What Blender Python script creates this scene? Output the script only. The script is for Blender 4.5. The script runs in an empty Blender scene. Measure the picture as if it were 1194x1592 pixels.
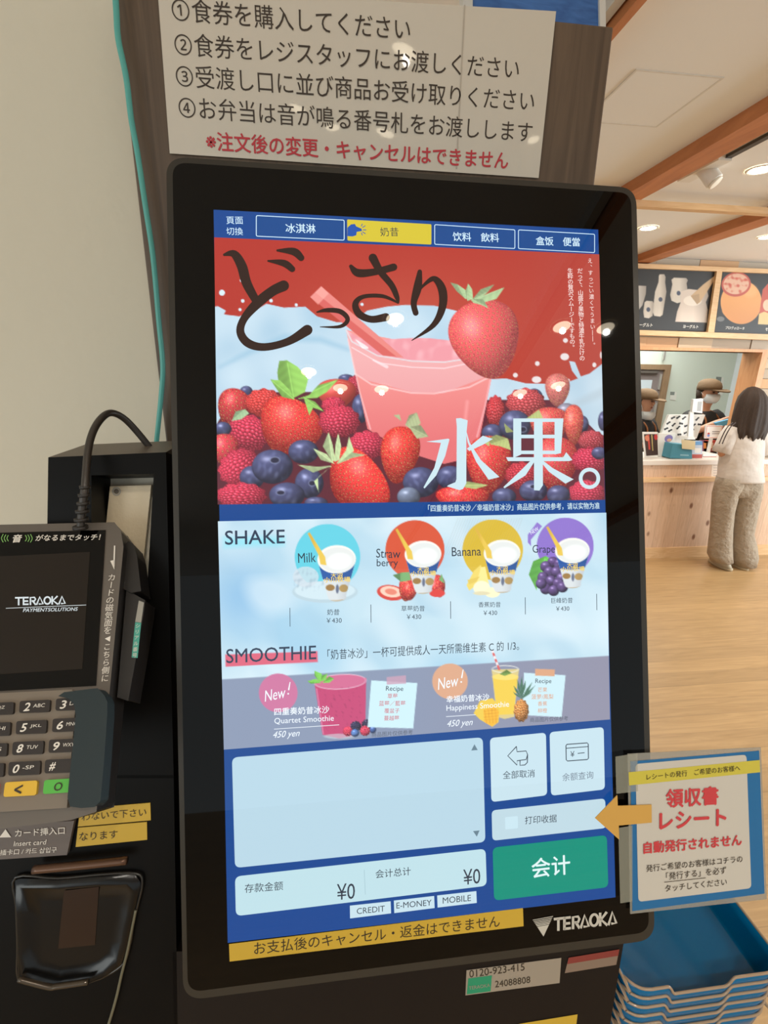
import bpy, bmesh, math, random
import numpy as np
from mathutils import Vector, Matrix
random.seed(7)
S = bpy.context.scene
COL = S.collection

# ------------------------------------------------------------------ camera
F = 740.0
EYE = Vector((0, 0, 1.6))
R = np.array([[0.99335738, -0.01852798, 0.11356858],
              [-0.11410973, -0.28584993, 0.95145614],
              [0.01483501, -0.95809526, -0.28606536]])     # rows: world X, Y, Z in camera axes (right, down, forward)
cd = bpy.data.cameras.new('camera')
cd.sensor_fit = 'VERTICAL'; cd.sensor_height = 24.0; cd.lens = 24.0 * F / 1592.0
cd.clip_start = 0.02; cd.clip_end = 60
cam = bpy.data.objects.new('camera', cd); COL.objects.link(cam)
cm = Matrix.Identity(4)
for i in range(3):
    cm[i][0] = R[i][0]; cm[i][1] = -R[i][1]; cm[i][2] = -R[i][2]; cm[i][3] = EYE[i]
cam.matrix_world = cm
S.camera = cam
# ------------------------------------------------------------------ world, light, exposure
S.view_settings.view_transform = 'Standard'; S.view_settings.look = 'None'
S.view_settings.exposure = 0.32; S.view_settings.gamma = 1.0; S.view_settings.use_curve_mapping = False
W = bpy.data.worlds.new('daylight'); S.world = W; W.use_nodes = True
W.node_tree.nodes['Background'].inputs[0].default_value = (0.88, 0.97, 1.0, 1)
W.node_tree.nodes['Background'].inputs[1].default_value = 0.57
def area(name, loc, target, sx, sy, power, col):
    l = bpy.data.lights.new(name, 'AREA'); l.shape = 'RECTANGLE'; l.size = sx; l.size_y = sy; l.energy = power; l.color = col
    o = bpy.data.objects.new(name, l); COL.objects.link(o); o.location = loc
    o.rotation_euler = (Vector(target) - Vector(loc)).to_track_quat('-Z', 'Y').to_euler()
    return o
area('window_daylight', (6.3, 1.2, 1.5), (2.5, 2.6, 1.0), 3.0, 2.0, 150, (0.86, 0.95, 1.0))
area('left_wall_fill', (-2.3, -2.2, 1.5), (-0.6, 0.6, 1.6), 1.6, 1.4, 22, (0.95, 1.0, 0.98))  # unseen fill lamp added behind the camera to brighten the left wall
area('kitchen_light', (3.4, 4.9, 2.4), (3.3, 4.9, 0), 1.6, 0.9, 40, (0.97, 1.0, 0.97))
# ------------------------------------------------------------------ helpers
def V(*a): return Vector(a)
def lin(c): return tuple(((x / 255.0) / 12.92 if x <= 10.3 else ((x / 255.0 + 0.055) / 1.055) ** 2.4) for x in c)
def ray(px, py):
    return Vector(R @ np.array([px - 597.0, py - 796.0, F]))
def atY(px, py, y): d = ray(px, py); return EYE + d * (y / d.y)
def atZ(px, py, z): d = ray(px, py); return EYE + d * ((z - EYE.z) / d.z)
def atX(px, py, x): d = ray(px, py); return EYE + d * (x / d.x)
class Plane:
    def __init__(s, o, ex, ey):
        s.o = Vector(o); s.ex = Vector(ex).normalized(); s.ey = Vector(ey).normalized(); s.n = s.ex.cross(s.ey).normalized()
    def uv(s, px, py, w=0.0):
        d = ray(px, py); o = s.o + s.n * w
        p = EYE + d * ((o - EYE).dot(s.n) / d.dot(s.n)) - s.o
        return Vector((p.dot(s.ex), p.dot(s.ey)))
    def P(s, u, v, w=0.0): return s.o + s.ex * u + s.ey * v + s.n * w
    def at(s, px, py, w=0.0): q = s.uv(px, py, w); return s.P(q.x, q.y, w)
_mc = {}
def M(rgb, rough=0.6, metal=0.0, spec=0.5, emit=0.0, alpha=1.0, coat=0.0):
    k = (rgb, rough, metal, spec, emit, alpha, coat)
    if k in _mc: return _mc[k]
    m = bpy.data.materials.new('mat_%d_%d_%d' % tuple(int(c) for c in rgb)); m.use_nodes = True
    b = m.node_tree.nodes['Principled BSDF']; c = (*lin(rgb), 1)
    b.inputs['Base Color'].default_value = c; b.inputs['Roughness'].default_value = rough
    b.inputs['Metallic'].default_value = metal; b.inputs['Specular IOR Level'].default_value = spec
    b.inputs['Coat Weight'].default_value = coat
    if emit: b.inputs['Emission Color'].default_value = c; b.inputs['Emission Strength'].default_value = emit
    if alpha < 1: b.inputs['Alpha'].default_value = alpha
    _mc[k] = m; return m
def E(rgb):                                   # a colour shown on a lit, glass-fronted screen
    k = ('E', rgb)
    if k in _mc: return _mc[k]
    m = bpy.data.materials.new('lit_%d_%d_%d' % rgb); m.use_nodes = True
    b = m.node_tree.nodes['Principled BSDF']
    b.inputs['Base Color'].default_value = (0.004, 0.004, 0.004, 1); b.inputs['Roughness'].default_value = 0.012
    b.inputs['Emission Color'].default_value = (*lin(rgb), 1); b.inputs['Emission Strength'].default_value = 1.0
    _mc[k] = m; return m
def attr_mat(name, lit):
    m = bpy.data.materials.new(name); m.use_nodes = True; nt = m.node_tree; b = nt.nodes['Principled BSDF']
    a = nt.nodes.new('ShaderNodeAttribute'); a.attribute_name = 'pic'
    if lit:
        b.inputs['Base Color'].default_value = (0.004, 0.004, 0.004, 1); b.inputs['Roughness'].default_value = 0.012
        nt.links.new(a.outputs['Color'], b.inputs['Emission Color']); b.inputs['Emission Strength'].default_value = 1.0
    else:
        nt.links.new(a.outputs['Color'], b.inputs['Base Color']); b.inputs['Roughness'].default_value = 0.5
    return m
def wood(name, c1, c2, scale=(1, 1, 1), rough=0.5, knots=0.0, planks=None, dist=3.0, coat=0.0):
    m = bpy.data.materials.new(name); m.use_nodes = True; nt = m.node_tree; b = nt.nodes['Principled BSDF']; N = nt.nodes.new; L = nt.links.new
    tc = N('ShaderNodeTexCoord'); mp = N('ShaderNodeMapping'); mp.inputs['Scale'].default_value = scale
    L(tc.outputs['Object'], mp.inputs['Vector'])
    nz = N('ShaderNodeTexNoise'); nz.inputs['Scale'].default_value = 4.0; nz.inputs['Detail'].default_value = 6; nz.inputs['Distortion'].default_value = dist
    L(mp.outputs[0], nz.inputs['Vector'])
    cr = N('ShaderNodeValToRGB'); cr.color_ramp.elements[0].position = 0.3; cr.color_ramp.elements[1].position = 0.7
    cr.color_ramp.elements[0].color = (*lin(c1), 1); cr.color_ramp.elements[1].color = (*lin(c2), 1)
    L(nz.outputs['Fac'], cr.inputs['Fac']); out = cr.outputs['Color']
    if planks:
        axis, w, amt = planks
        sp = N('ShaderNodeSeparateXYZ'); L(tc.outputs['Object'], sp.inputs[0])
        dv = N('ShaderNodeMath'); dv.operation = 'DIVIDE'; dv.inputs[1].default_value = w; L(sp.outputs[axis], dv.inputs[0])
        fl = N('ShaderNodeMath'); fl.operation = 'FLOOR'; L(dv.outputs[0], fl.inputs[0])
        wn = N('ShaderNodeTexWhiteNoise'); wn.noise_dimensions = '1D'; L(fl.outputs[0], wn.inputs['W'])
        fr = N('ShaderNodeMath'); fr.operation = 'FRACT'; L(dv.outputs[0], fr.inputs[0])
        lt = N('ShaderNodeMath'); lt.operation = 'LESS_THAN'; lt.inputs[1].default_value = 0.03; L(fr.outputs[0], lt.inputs[0])
        mr = N('ShaderNodeMapRange'); mr.inputs['To Min'].default_value = 1 - amt; mr.inputs['To Max'].default_value = 1 + amt; L(wn.outputs['Value'], mr.inputs['Value'])
        sb = N('ShaderNodeMath'); sb.operation = 'MULTIPLY_ADD'; sb.inputs[1].default_value = -0.22; L(lt.outputs[0], sb.inputs[0]); L(mr.outputs[0], sb.inputs[2])
        vm = N('ShaderNodeVectorMath'); vm.operation = 'SCALE'; L(out, vm.inputs[0]); L(sb.outputs[0], vm.inputs['Scale']); out = vm.outputs[0]
    if knots:
        vo = N('ShaderNodeTexVoronoi'); vo.inputs['Scale'].default_value = knots; vo.inputs['Randomness'].default_value = 1.0
        m2 = N('ShaderNodeMapping'); m2.inputs['Scale'].default_value = (1, 1, 0.6); L(tc.outputs['Object'], m2.inputs['Vector']); L(m2.outputs[0], vo.inputs['Vector'])
        mr = N('ShaderNodeMapRange'); mr.inputs['From Min'].default_value = 0.09; mr.inputs['From Max'].default_value = 0.19; L(vo.outputs['Distance'], mr.inputs['Value'])
        mx = N('ShaderNodeMix'); mx.data_type = 'RGBA'; mx.inputs[6].default_value = (*lin((124, 82, 56)), 1); L(mr.outputs[0], mx.inputs[0]); L(out, mx.inputs[7]); out = mx.outputs[2]
    L(out, b.inputs['Base Color']); b.inputs['Roughness'].default_value = rough; b.inputs['Coat Weight'].default_value = coat
    return m
def bumpy(rgb, rough, scale, strength, detail=2.0, dist=0.01, spec=0.5, coat=0.0):
    m = bpy.data.materials.new('bumpy_%d_%d_%d' % rgb); m.use_nodes = True; nt = m.node_tree; b = nt.nodes['Principled BSDF']
    b.inputs['Base Color'].default_value = (*lin(rgb), 1); b.inputs['Roughness'].default_value = rough; b.inputs['Specular IOR Level'].default_value = spec
    tc = nt.nodes.new('ShaderNodeTexCoord'); nz = nt.nodes.new('ShaderNodeTexNoise'); nz.inputs['Scale'].default_value = scale; nz.inputs['Detail'].default_value = detail
    bp = nt.nodes.new('ShaderNodeBump'); bp.inputs['Strength'].default_value = strength; bp.inputs['Distance'].default_value = dist
    nt.links.new(tc.outputs['Object'], nz.inputs['Vector']); nt.links.new(nz.outputs['Fac'], bp.inputs['Height']); nt.links.new(bp.outputs[0], b.inputs['Normal'])
    if coat: b.inputs['Coat Weight'].default_value = coat; nt.links.new(bp.outputs[0], b.inputs['Coat Normal'])
    return m
_tc = {}
def glyphs(body, bold=0.0, shear=0.0):
    k = (body, shear)
    if k not in _tc:
        c = bpy.data.curves.new('t', 'FONT'); c.body = body; c.resolution_u = 3; c.shear = shear
        o = bpy.data.objects.new('t', c); me = o.to_mesh()
        co = np.array([(v.co.x, v.co.y) for v in me.vertices]); fs = [tuple(p.vertices) for p in me.polygons]
        o.to_mesh_clear(); bpy.data.objects.remove(o); bpy.data.curves.remove(c)
        _tc[k] = (co, fs)
    return _tc[k]
def bold_offsets(b):
    return [(0, 0)] if b <= 0 else [(-b, 0), (b, 0), (0, b), (0, -b)]
class MB:                                     # collects shapes with several materials into one mesh
    def __init__(s): s.v = []; s.f = []; s.m = []; s.mats = []; s.smooth = []
    def mi(s, m):
        if m not in s.mats: s.mats.append(m)
        return s.mats.index(m)
    def add(s, vs, fs, m, smooth=False):
        b = len(s.v); s.v += [Vector(p) for p in vs]; i = s.mi(m)
        for f in fs: s.f.append([b + k for k in f]); s.m.append(i); s.smooth.append(smooth)
        return s
    def uvpoly(s, pl, uv, w, m): return s.add([pl.P(q[0], q[1], w) for q in uv], [list(range(len(uv)))], m)
    def poly(s, pl, pts, w, m): return s.add([pl.at(x, y, w) for x, y in pts], [list(range(len(pts)))], m)
    def uvprism(s, pl, uv, w0, w1, m, mside=None):
        n = len(uv)
        a = [pl.P(q[0], q[1], w0) for q in uv]; b = [pl.P(q[0], q[1], w1) for q in uv]
        s.add(b, [list(range(n))], m); s.add(a, [list(range(n))[::-1]], mside or m)
        return s.add(a + b, [[i, (i + 1) % n, n + (i + 1) % n, n + i] for i in range(n)], mside or m)
    def prism(s, pl, pts, w0, w1, m, mside=None):
        return s.uvprism(pl, [pl.uv(x, y, w1) for x, y in pts], w0, w1, m, mside)
    def text(s, pl, body, p0, p1, w, m, hs=1.0, bold=0.0, shear=0.0, hpx=None):
        co, fs = glyphs(body, bold, shear)
        if len(co) == 0: return s
        a = pl.uv(*p0, w); b = pl.uv(*p1, w); d = b - a; L = d.length; d = d / L; q = Vector((-d.y, d.x))
        lo = co.min(0); hi = co.max(0); sc = L / (hi[0] - lo[0]); sy = sc * hs
        if hpx: sy = (pl.uv(p0[0], p0[1], w) - pl.uv(p0[0], p0[1] + hpx, w)).length / (hi[1] - lo[1])
        my = (lo[1] + hi[1]) / 2
        for i, (ox, oy) in enumerate(bold_offsets(bold)):
            s.add([pl.P(*(a + d * ((x + ox - lo[0]) * sc) + q * ((y + oy - my) * sy)), w + i * 0.00004) for x, y in co], fs, m)
        return s
    def vtext(s, pl, body, p0, p1, size, w, m, bold=0.0, rot=0):
        n = len(body)
        for i, ch in enumerate(body):
            if ch == ' ': continue
            t = i / (n - 1) if n > 1 else 0
            c = pl.uv(p0[0] + (p1[0] - p0[0]) * t, p0[1] + (p1[1] - p0[1]) * t, w)
            co, fs = glyphs(ch, bold)
            k = (pl.uv(p0[0], p0[1], w) - pl.uv(p0[0], p0[1] + size, w)).length
            pts = []
            for x, y in co:
                X = (x - 0.5) * k; Y = (y - 0.38) * k
                if ch in 'ー―…～': X, Y = Y, -X
                if ch in '、。': X += 0.5 * k; Y += 0.5 * k
                pts.append(pl.P(c.x + X, c.y + Y, w))
            s.add(pts, fs, m)
            if bold: s.add([p + pl.ex * (bold * k) + pl.n * 0.00004 for p in pts], fs, m)
        return s
    def stroke(s, pl, pts, w, m, smooth=True, cap=True):     # pts: (px, py, width px); a brush stroke of changing width
        P = np.array(pts, float)
        if smooth and len(P) > 2:
            Q = []
            for i in range(len(P) - 1):
                p0 = P[max(i - 1, 0)]; p1 = P[i]; p2 = P[i + 1]; p3 = P[min(i + 2, len(P) - 1)]
                for t in np.linspace(0, 1, 7)[:-1]:
                    Q.append(0.5 * (2 * p1 + (p2 - p0) * t + (2 * p0 - 5 * p1 + 4 * p2 - p3) * t * t + (3 * p1 - p0 - 3 * p2 + p3) * t ** 3))
            Q.append(P[-1]); P = np.array(Q)
        T = np.gradient(P[:, :2], axis=0); T /= np.linalg.norm(T, axis=1)[:, None] + 1e-9
        Nn = np.stack([-T[:, 1], T[:, 0]], 1); h = np.maximum(P[:, 2:3], 0.2) / 2
        a = P[:, :2] + Nn * h; b = P[:, :2] - Nn * h; n = len(P)
        vs = [pl.at(x, y, w) for x, y in a] + [pl.at(x, y, w) for x, y in b]
        s.add(vs, [[i, i + 1, n + i + 1, n + i] for i in range(n - 1)], m)
        if cap:
            for k in (0, -1):
                r = P[k, 2] / 2
                if r > 0.6: s.disc(pl, P[k, 0], P[k, 1], r, w + 0.00003, m, 14)
        return s
    def disc(s, pl, cx, cy, r, w, m, n=40, ry=None):
        ry = ry or r
        return s.poly(pl, [(cx + r * math.cos(2 * math.pi * i / n), cy + ry * math.sin(2 * math.pi * i / n)) for i in range(n)], w, m)
    def ring(s, pl, cx, cy, r, r2, w, m, n=40):
        a = [pl.at(cx + r * math.cos(2 * math.pi * i / n), cy + r * math.sin(2 * math.pi * i / n), w) for i in range(n)]
        b = [pl.at(cx + r2 * math.cos(2 * math.pi * i / n), cy + r2 * math.sin(2 * math.pi * i / n), w) for i in range(n)]
        return s.add(a + b, [[i, (i + 1) % n, n + (i + 1) % n, n + i] for i in range(n)], m)
    def rr(s, pl, quad, r, w, m, w0=None, seg=6, mside=None):  # rounded quad given by four picture corners TL TR BR BL, r in metres
        uv = round_uv([pl.uv(x, y, w) for x, y in quad], r, seg)
        if w0 is None: return s.uvpoly(pl, uv, w, m)
        return s.uvprism(pl, uv, w0, w, m, mside)
    def rrline(s, pl, quad, r, t, w, m, seg=5):
        q = [pl.uv(x, y, w) for x, y in quad]; a = round_uv(q, r, seg); c = sum(q, Vector((0, 0))) / 4
        b = round_uv([p + Vector((t if p.x < c.x else -t, t if p.y < c.y else -t)) for p in q], max(r - t, 1e-5), seg); n = len(a)
        return s.add([pl.P(p.x, p.y, w) for p in a + b], [[i, (i + 1) % n, n + (i + 1) % n, n + i] for i in range(n)], m)
    def box(s, a, b, m):
        x0, y0, z0 = a; x1, y1, z1 = b
        vs = [(x, y, z) for z in (z0, z1) for y in (y0, y1) for x in (x0, x1)]
        return s.add(vs, [[0, 2, 3, 1], [4, 5, 7, 6], [0, 1, 5, 4], [2, 6, 7, 3], [0, 4, 6, 2], [1, 3, 7, 5]], m)
    def tube(s, pts, r, m, n=10, closed=False, sub=6):
        P = [np.array(p, float) for p in pts]; rr = r if hasattr(r, '__len__') else [r] * len(P)
        Q = []; RR = []
        N_ = len(P); rng = N_ if closed else N_ - 1
        g = lambda i: P[i % N_] if closed else P[min(max(i, 0), N_ - 1)]
        for i in range(rng):
            p0, p1, p2, p3 = g(i - 1), g(i), g(i + 1), g(i + 2)
            for t in np.linspace(0, 1, sub + 1)[:-1]:
                Q.append(0.5 * (2 * p1 + (p2 - p0) * t + (2 * p0 - 5 * p1 + 4 * p2 - p3) * t * t + (3 * p1 - p0 - 3 * p2 + p3) * t ** 3)); RR.append(rr[i] * (1 - t) + rr[(i + 1) % N_] * t)
        if not closed: Q.append(P[-1]); RR.append(rr[-1])
        Q = np.array(Q); k = len(Q)
        T = (np.roll(Q, -1, 0) - np.roll(Q, 1, 0)) if closed else np.gradient(Q, axis=0)
        up = np.array([0.13, 0.21, 0.97]); vs = []
        for i in range(k):
            t = T[i] / (np.linalg.norm(T[i]) + 1e-12); u = up - t * up.dot(t); u /= np.linalg.norm(u) + 1e-12; up = u; b = np.cross(t, u)
            for j in range(n):
                a = 2 * math.pi * j / n; vs.append(Q[i] + RR[i] * (math.cos(a) * u + math.sin(a) * b))
        fs = [[i * n + j, i * n + (j + 1) % n, ((i + 1) % k) * n + (j + 1) % n, ((i + 1) % k) * n + j] for i in range(k if closed else k - 1) for j in range(n)]
        if not closed: fs += [list(range(n))[::-1], [(k - 1) * n + j for j in range(n)]]
        return s.add(vs, fs, m, True)
    def loft(s, rings, m, n=20, caps=True, jitter=0.0):      # rings: (centre, rx, ry[, axis x, axis y])
        vs = []
        for rg in rings:
            c = Vector(rg[0]); ax = Vector(rg[3]) if len(rg) > 3 else V(1, 0, 0); ay = Vector(rg[4]) if len(rg) > 4 else V(0, 1, 0)
            for j in range(n):
                a = 2 * math.pi * j / n
                k = 1 + jitter * (math.sin(3 * a + c.z * 23) * 0.5 + math.sin(5 * a - c.z * 41) * 0.5)
                vs.append(c + ax * (rg[1] * k * math.cos(a)) + ay * (rg[2] * k * math.sin(a)))
        k = len(rings)
        fs = [[i * n + j, i * n + (j + 1) % n, (i + 1) * n + (j + 1) % n, (i + 1) * n + j] for i in range(k - 1) for j in range(n)]
        if caps: fs += [list(range(n))[::-1], [(k - 1) * n + j for j in range(n)]]
        return s.add(vs, fs, m, True)
    def build(s, name, parent=None, kind=None, label=None, cat=None, group=None, bevel=0.0, subsurf=0, origin=None):
        me = bpy.data.meshes.new(name)
        o = bpy.data.objects.new(name, me); COL.objects.link(o)
        if parent is not None: o.parent = parent; off = parent_off(parent)
        elif kind == 'structure' or not s.v: off = V(0, 0, 0)
        else:
            if origin is None:
                zs = min(p.z for p in s.v); off = V(sum(p.x for p in s.v) / len(s.v), sum(p.y for p in s.v) / len(s.v), zs)
            else: off = Vector(origin)
            o.location = off
        me.from_pydata([tuple(p - off) for p in s.v], [], s.f)
        for m in s.mats: me.materials.append(m)
        me.polygons.foreach_set('material_index', s.m); me.polygons.foreach_set('use_smooth', s.smooth)
        me.update()
        if bevel:
            b = o.modifiers.new('bevel', 'BEVEL'); b.width = bevel; b.segments = 2; b.limit_method = 'ANGLE'
        if subsurf:
            b = o.modifiers.new('sub', 'SUBSURF'); b.levels = subsurf; b.render_levels = subsurf
        return tag(o, label, cat, group, kind)
def round_uv(q, r, seg=6):
    out = []
    for i in range(4):
        p = q[i]; a = (q[i - 1] - p).normalized(); b = (q[(i + 1) % 4] - p).normalized()
        for k in range(seg + 1):
            t = k / seg; p0 = p + a * r; p2 = p + b * r
            out.append(p0 * (1 - t) ** 2 + p * (2 * t * (1 - t)) + p2 * t * t)
    return out
def parent_off(p):
    off = V(0, 0, 0)
    while p is not None: off += p.location; p = p.parent
    return off
def tag(o, label=None, cat=None, group=None, kind=None):
    if label: o['label'] = label
    if cat: o['category'] = cat
    if group: o['group'] = group
    if kind: o['kind'] = kind
    return o
def thing(name, loc, label, cat, group=None):
    o = bpy.data.objects.new(name, None); COL.objects.link(o); o.location = loc; o.empty_display_size = 0.05
    return tag(o, label, cat, group)
def crop(x0, y0, s): return lambda x, y, *r: (x0 + x / s, y0 + y / s) + tuple(v / s for v in r)
cA = crop(240, 0, 1.8656); c2 = crop(330, 320, 3.316); c3 = crop(630, 320, 3.316); c4 = crop(330, 780, 3.852); c5 = crop(630, 780, 3.618)
c6 = crop(330, 1120, 2.777); c7 = crop(740, 1120, 2.63); c8 = crop(940, 380, 3.0615); c9 = crop(980, 540, 5.58)
t1 = crop(0, 600, 3.512); t2 = crop(0, 980, 4.423); t3 = crop(0, 1240, 3.3167)
def pts(c, *l): return [c(*p) for p in l]

# ------------------------------------------------------------------ a painter for pictures shown on screens and printed boards
class Pic:
    def __init__(s, quad, nx, ny):            # quad: TL TR BR BL in the photograph
        q = np.array(quad, float); u = np.linspace(0, 1, nx)[None, :, None]; v = np.linspace(0, 1, ny)[:, None, None]
        g = (q[0] * (1 - u) + q[1] * u) * (1 - v) + (q[3] * (1 - u) + q[2] * u) * v
        s.X = g[..., 0]; s.Y = g[..., 1]; s.C = np.zeros((ny, nx, 3)); s.ny = ny; s.nx = nx
    def blend(s, a, col):
        a = np.clip(a, 0, 1)[..., None]; s.C = s.C * (1 - a) + np.asarray(col, float) * a
    def loc(s, cx, cy, rx, ry, rot=0.0):
        c, n = math.cos(rot), math.sin(rot); dx = s.X - cx; dy = s.Y - cy
        return (dx * c + dy * n) / rx, (-dx * n + dy * c) / ry
    def ell(s, cx, cy, rx, ry, rot=0.0, soft=1.0):
        x, y = s.loc(cx, cy, rx, ry, rot); return np.clip((1 - np.sqrt(x * x + y * y)) * min(rx, ry) / soft + 0.5, 0, 1)
    def poly(s, P, soft=1.0):
        P = np.array(P, float); ins = np.zeros(s.X.shape, bool); d = np.full(s.X.shape, 1e9)
        for i in range(len(P)):
            a = P[i]; b = P[(i + 1) % len(P)]
            e = b - a; L = e @ e + 1e-9
            t = np.clip(((s.X - a[0]) * e[0] + (s.Y - a[1]) * e[1]) / L, 0, 1)
            d = np.minimum(d, np.hypot(s.X - a[0] - t * e[0], s.Y - a[1] - t * e[1]))
            if abs(e[1]) > 1e-9:
                c = ((a[1] > s.Y) != (b[1] > s.Y)) & (s.X < e[0] * (s.Y - a[1]) / e[1] + a[0]); ins ^= c
        return np.clip(np.where(ins, d, -d) / soft + 0.5, 0, 1)
    def line(s, P, wd, soft=1.0):
        P = np.array(P, float); d = np.full(s.X.shape, -1e9)
        for i in range(len(P) - 1):
            a = P[i]; b = P[i + 1]; e = b - a; L = e @ e + 1e-9
            t = np.clip(((s.X - a[0]) * e[0] + (s.Y - a[1]) * e[1]) / L, 0, 1)
            w = wd if not hasattr(wd, '__len__') else wd[i] * (1 - t) + wd[i + 1] * t
            d = np.maximum(d, w / 2 - np.hypot(s.X - a[0] - t * e[0], s.Y - a[1] - t * e[1]))
        return np.clip(d / soft + 0.5, 0, 1)
    def noise(s, sc, seed=0):
        r = np.random.RandomState(seed); o = np.zeros(s.X.shape)
        for k in range(10):
            a = r.rand() * 6.28; f = sc * (0.6 + 1.5 * r.rand()); o += np.sin((s.X * math.cos(a) + s.Y * math.sin(a)) * f + r.rand() * 6.28)
        return o / 10
    def shade(s, x, y):
        nz = np.sqrt(np.clip(1 - x * x - y * y, 0, 1)); return 0.52 + 0.5 * np.clip(-0.35 * x - 0.55 * y + 0.72 * nz, 0, 1), nz
    def strawberry(s, cx, cy, rx, ry, rot=0.0, col=(205, 45, 45), seeds=6.0, fade=0.0):
        x, y = s.loc(cx, cy, rx, ry, rot); x2 = x / (1.06 - 0.30 * y); r = np.sqrt(x2 * x2 + y * y); a = np.clip((1 - r) * min(rx, ry) + 0.5, 0, 1)
        sh, nz = s.shade(x2, y); c = np.array(col)[None, None] * (sh[..., None] * 1.05 + 0.12)
        u = x2 / (0.55 + 0.45 * nz) * seeds * 0.8; v = y / (0.6 + 0.4 * nz) * seeds; u, v = u + 0.22 * np.sin(v * 1.9 + cx), v + 0.20 * np.sin(u * 2.1 + cy); row = np.floor(v); fu = u + 0.5 * (row % 2); gu = fu - np.floor(fu) - 0.5; gv = v - row - 0.5
        dd = np.sqrt((gu * 1.9) ** 2 + (gv * 1.25) ** 2)
        c = c * (1 - 0.28 * np.exp(-((dd - 0.36) / 0.16) ** 2))[..., None] + 34 * (np.exp(-((dd - 0.55) / 0.12) ** 2) * nz)[..., None]
        k = np.clip((0.26 - dd) * 9, 0, 1)[..., None]; c = c * (1 - k * 0.8) + np.array((235, 185, 110)) * k * 0.8 * (0.5 + 0.5 * sh[..., None])
        hl = np.exp(-(((x + 0.35) / 0.3) ** 2 + ((y + 0.4) / 0.3) ** 2)); c = c + hl[..., None] * 55
        if fade: c = c * (1 - fade) + np.array((215, 150, 140)) * fade
        s.blend(a, np.clip(c, 0, 245))
    def raspberry(s, cx, cy, rx, ry, rot=0.0, col=(200, 52, 78), n=4.2):
        x, y = s.loc(cx, cy, rx, ry, rot); r = np.sqrt(x * x + y * y); wob = 0.05 * np.sin(np.arctan2(y, x) * 11); a = np.clip((1 + wob - r) * min(rx, ry) + 0.5, 0, 1)
        sh, nz = s.shade(x, y); u = x / (0.5 + 0.5 * nz) * n; v = y / (0.5 + 0.5 * nz) * n * 1.1; u, v = u + 0.25 * np.sin(v * 1.7 + cx), v + 0.22 * np.sin(u * 1.9 + cy); row = np.floor(v); fu = u + 0.5 * (row % 2); gu = fu - np.floor(fu) - 0.5; gv = v - row - 0.5
        dd = np.sqrt(gu ** 2 + gv ** 2) * 1.75; b = np.sqrt(np.clip(1 - dd * dd, 0, 1)); c = np.array(col)[None, None] * ((0.5 + 0.62 * b) * (sh + 0.12))[..., None]
        c = c + (np.exp(-(((gu + 0.12) / 0.13) ** 2 + ((gv + 0.16) / 0.13) ** 2)) * 95 * nz)[..., None]
        s.blend(a, np.clip(c, 0, 245))
    def blueberry(s, cx, cy, rx, ry=None, crown=None, col=(62, 66, 100)):
        ry = ry or rx; x, y = s.loc(cx, cy, rx, ry); r = np.sqrt(x * x + y * y); a = np.clip((1 - r) * min(rx, ry) + 0.5, 0, 1)
        sh, nz = s.shade(x, y); c = np.array(col)[None, None] * (sh * 1.55 - 0.30)[..., None]; c = c + (np.clip(s.noise(0.35, int(cx)) + 0.1, 0, 1) * 45 * nz)[..., None] * np.array((0.9, 1, 1.15))
        c = c + (np.exp(-(((x + 0.3) / 0.22) ** 2 + ((y + 0.45) / 0.16) ** 2)) * 80)[..., None]
        s.blend(a, np.clip(c, 8, 240))
        if crown:
            kx, ky = crown; s.blend(s.ell(cx + kx * rx, cy + ky * ry, rx * 0.22, ry * 0.17) * 0.8, (28, 28, 45)); s.blend((s.ell(cx + kx * rx, cy + ky * ry, rx * 0.27, ry * 0.22) - s.ell(cx + kx * rx, cy + ky * ry, rx * 0.2, ry * 0.15)) * 0.5, (140, 150, 180))
    def leaf(s, P, col=(120, 170, 80), vein=True):
        a = s.poly(P); P = np.array(P); c0 = P[0]; c1 = P[len(P) // 2]; e = c1 - c0; L = np.hypot(*e) + 1e-9
        t = ((s.X - c0[0]) * e[0] + (s.Y - c0[1]) * e[1]) / L; d = ((s.X - c0[0]) * -e[1] + (s.Y - c0[1]) * e[0]) / L
        k = 1 + 0.14 * np.tanh(d / (0.08 * L + 0.3)) + 0.03 * np.sin(t / L * 30 + np.abs(d) / L * 18)
        s.blend(a, np.clip(np.array(col)[None, None] * k[..., None], 0, 245))
        if vein: s.blend(s.line([c0, c0 + e * 0.92], max(0.6, 0.03 * L)) * a * 0.5, np.array(col) * 1.3 + 10)
    def build(s, pl, w, name, parent, mat):
        me = bpy.data.meshes.new(name); o = bpy.data.objects.new(name, me); COL.objects.link(o); o.parent = parent; off = parent_off(parent)
        A = np.stack([s.X.ravel() - 597.0, s.Y.ravel() - 796.0, np.full(s.X.size, F)], 1) @ R.T
        n = np.array(pl.n); o0 = np.array(pl.o) + n * w; e = np.array(EYE)
        Pw = e + A * (((o0 - e) @ n) / (A @ n))[:, None] - np.array(off)
        i = np.arange(s.ny - 1)[:, None] * s.nx + np.arange(s.nx - 1)[None]; i = i.ravel(); f = np.stack([i, i + s.nx, i + s.nx + 1, i + 1], 1)
        me.vertices.add(len(Pw)); me.vertices.foreach_set('co', Pw.astype(np.float32).ravel())
        me.loops.add(f.size); me.loops.foreach_set('vertex_index', f.ravel().astype(np.int32))
        me.polygons.add(len(f)); me.polygons.foreach_set('loop_start', np.arange(0, f.size, 4, dtype=np.int32))
        me.update(calc_edges=True)
        c = np.clip(s.C.reshape(-1, 3), 0, 255) / 255.0; c = np.where(c <= 0.0405, c / 12.92, ((c + 0.055) / 1.055) ** 2.4)
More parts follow.
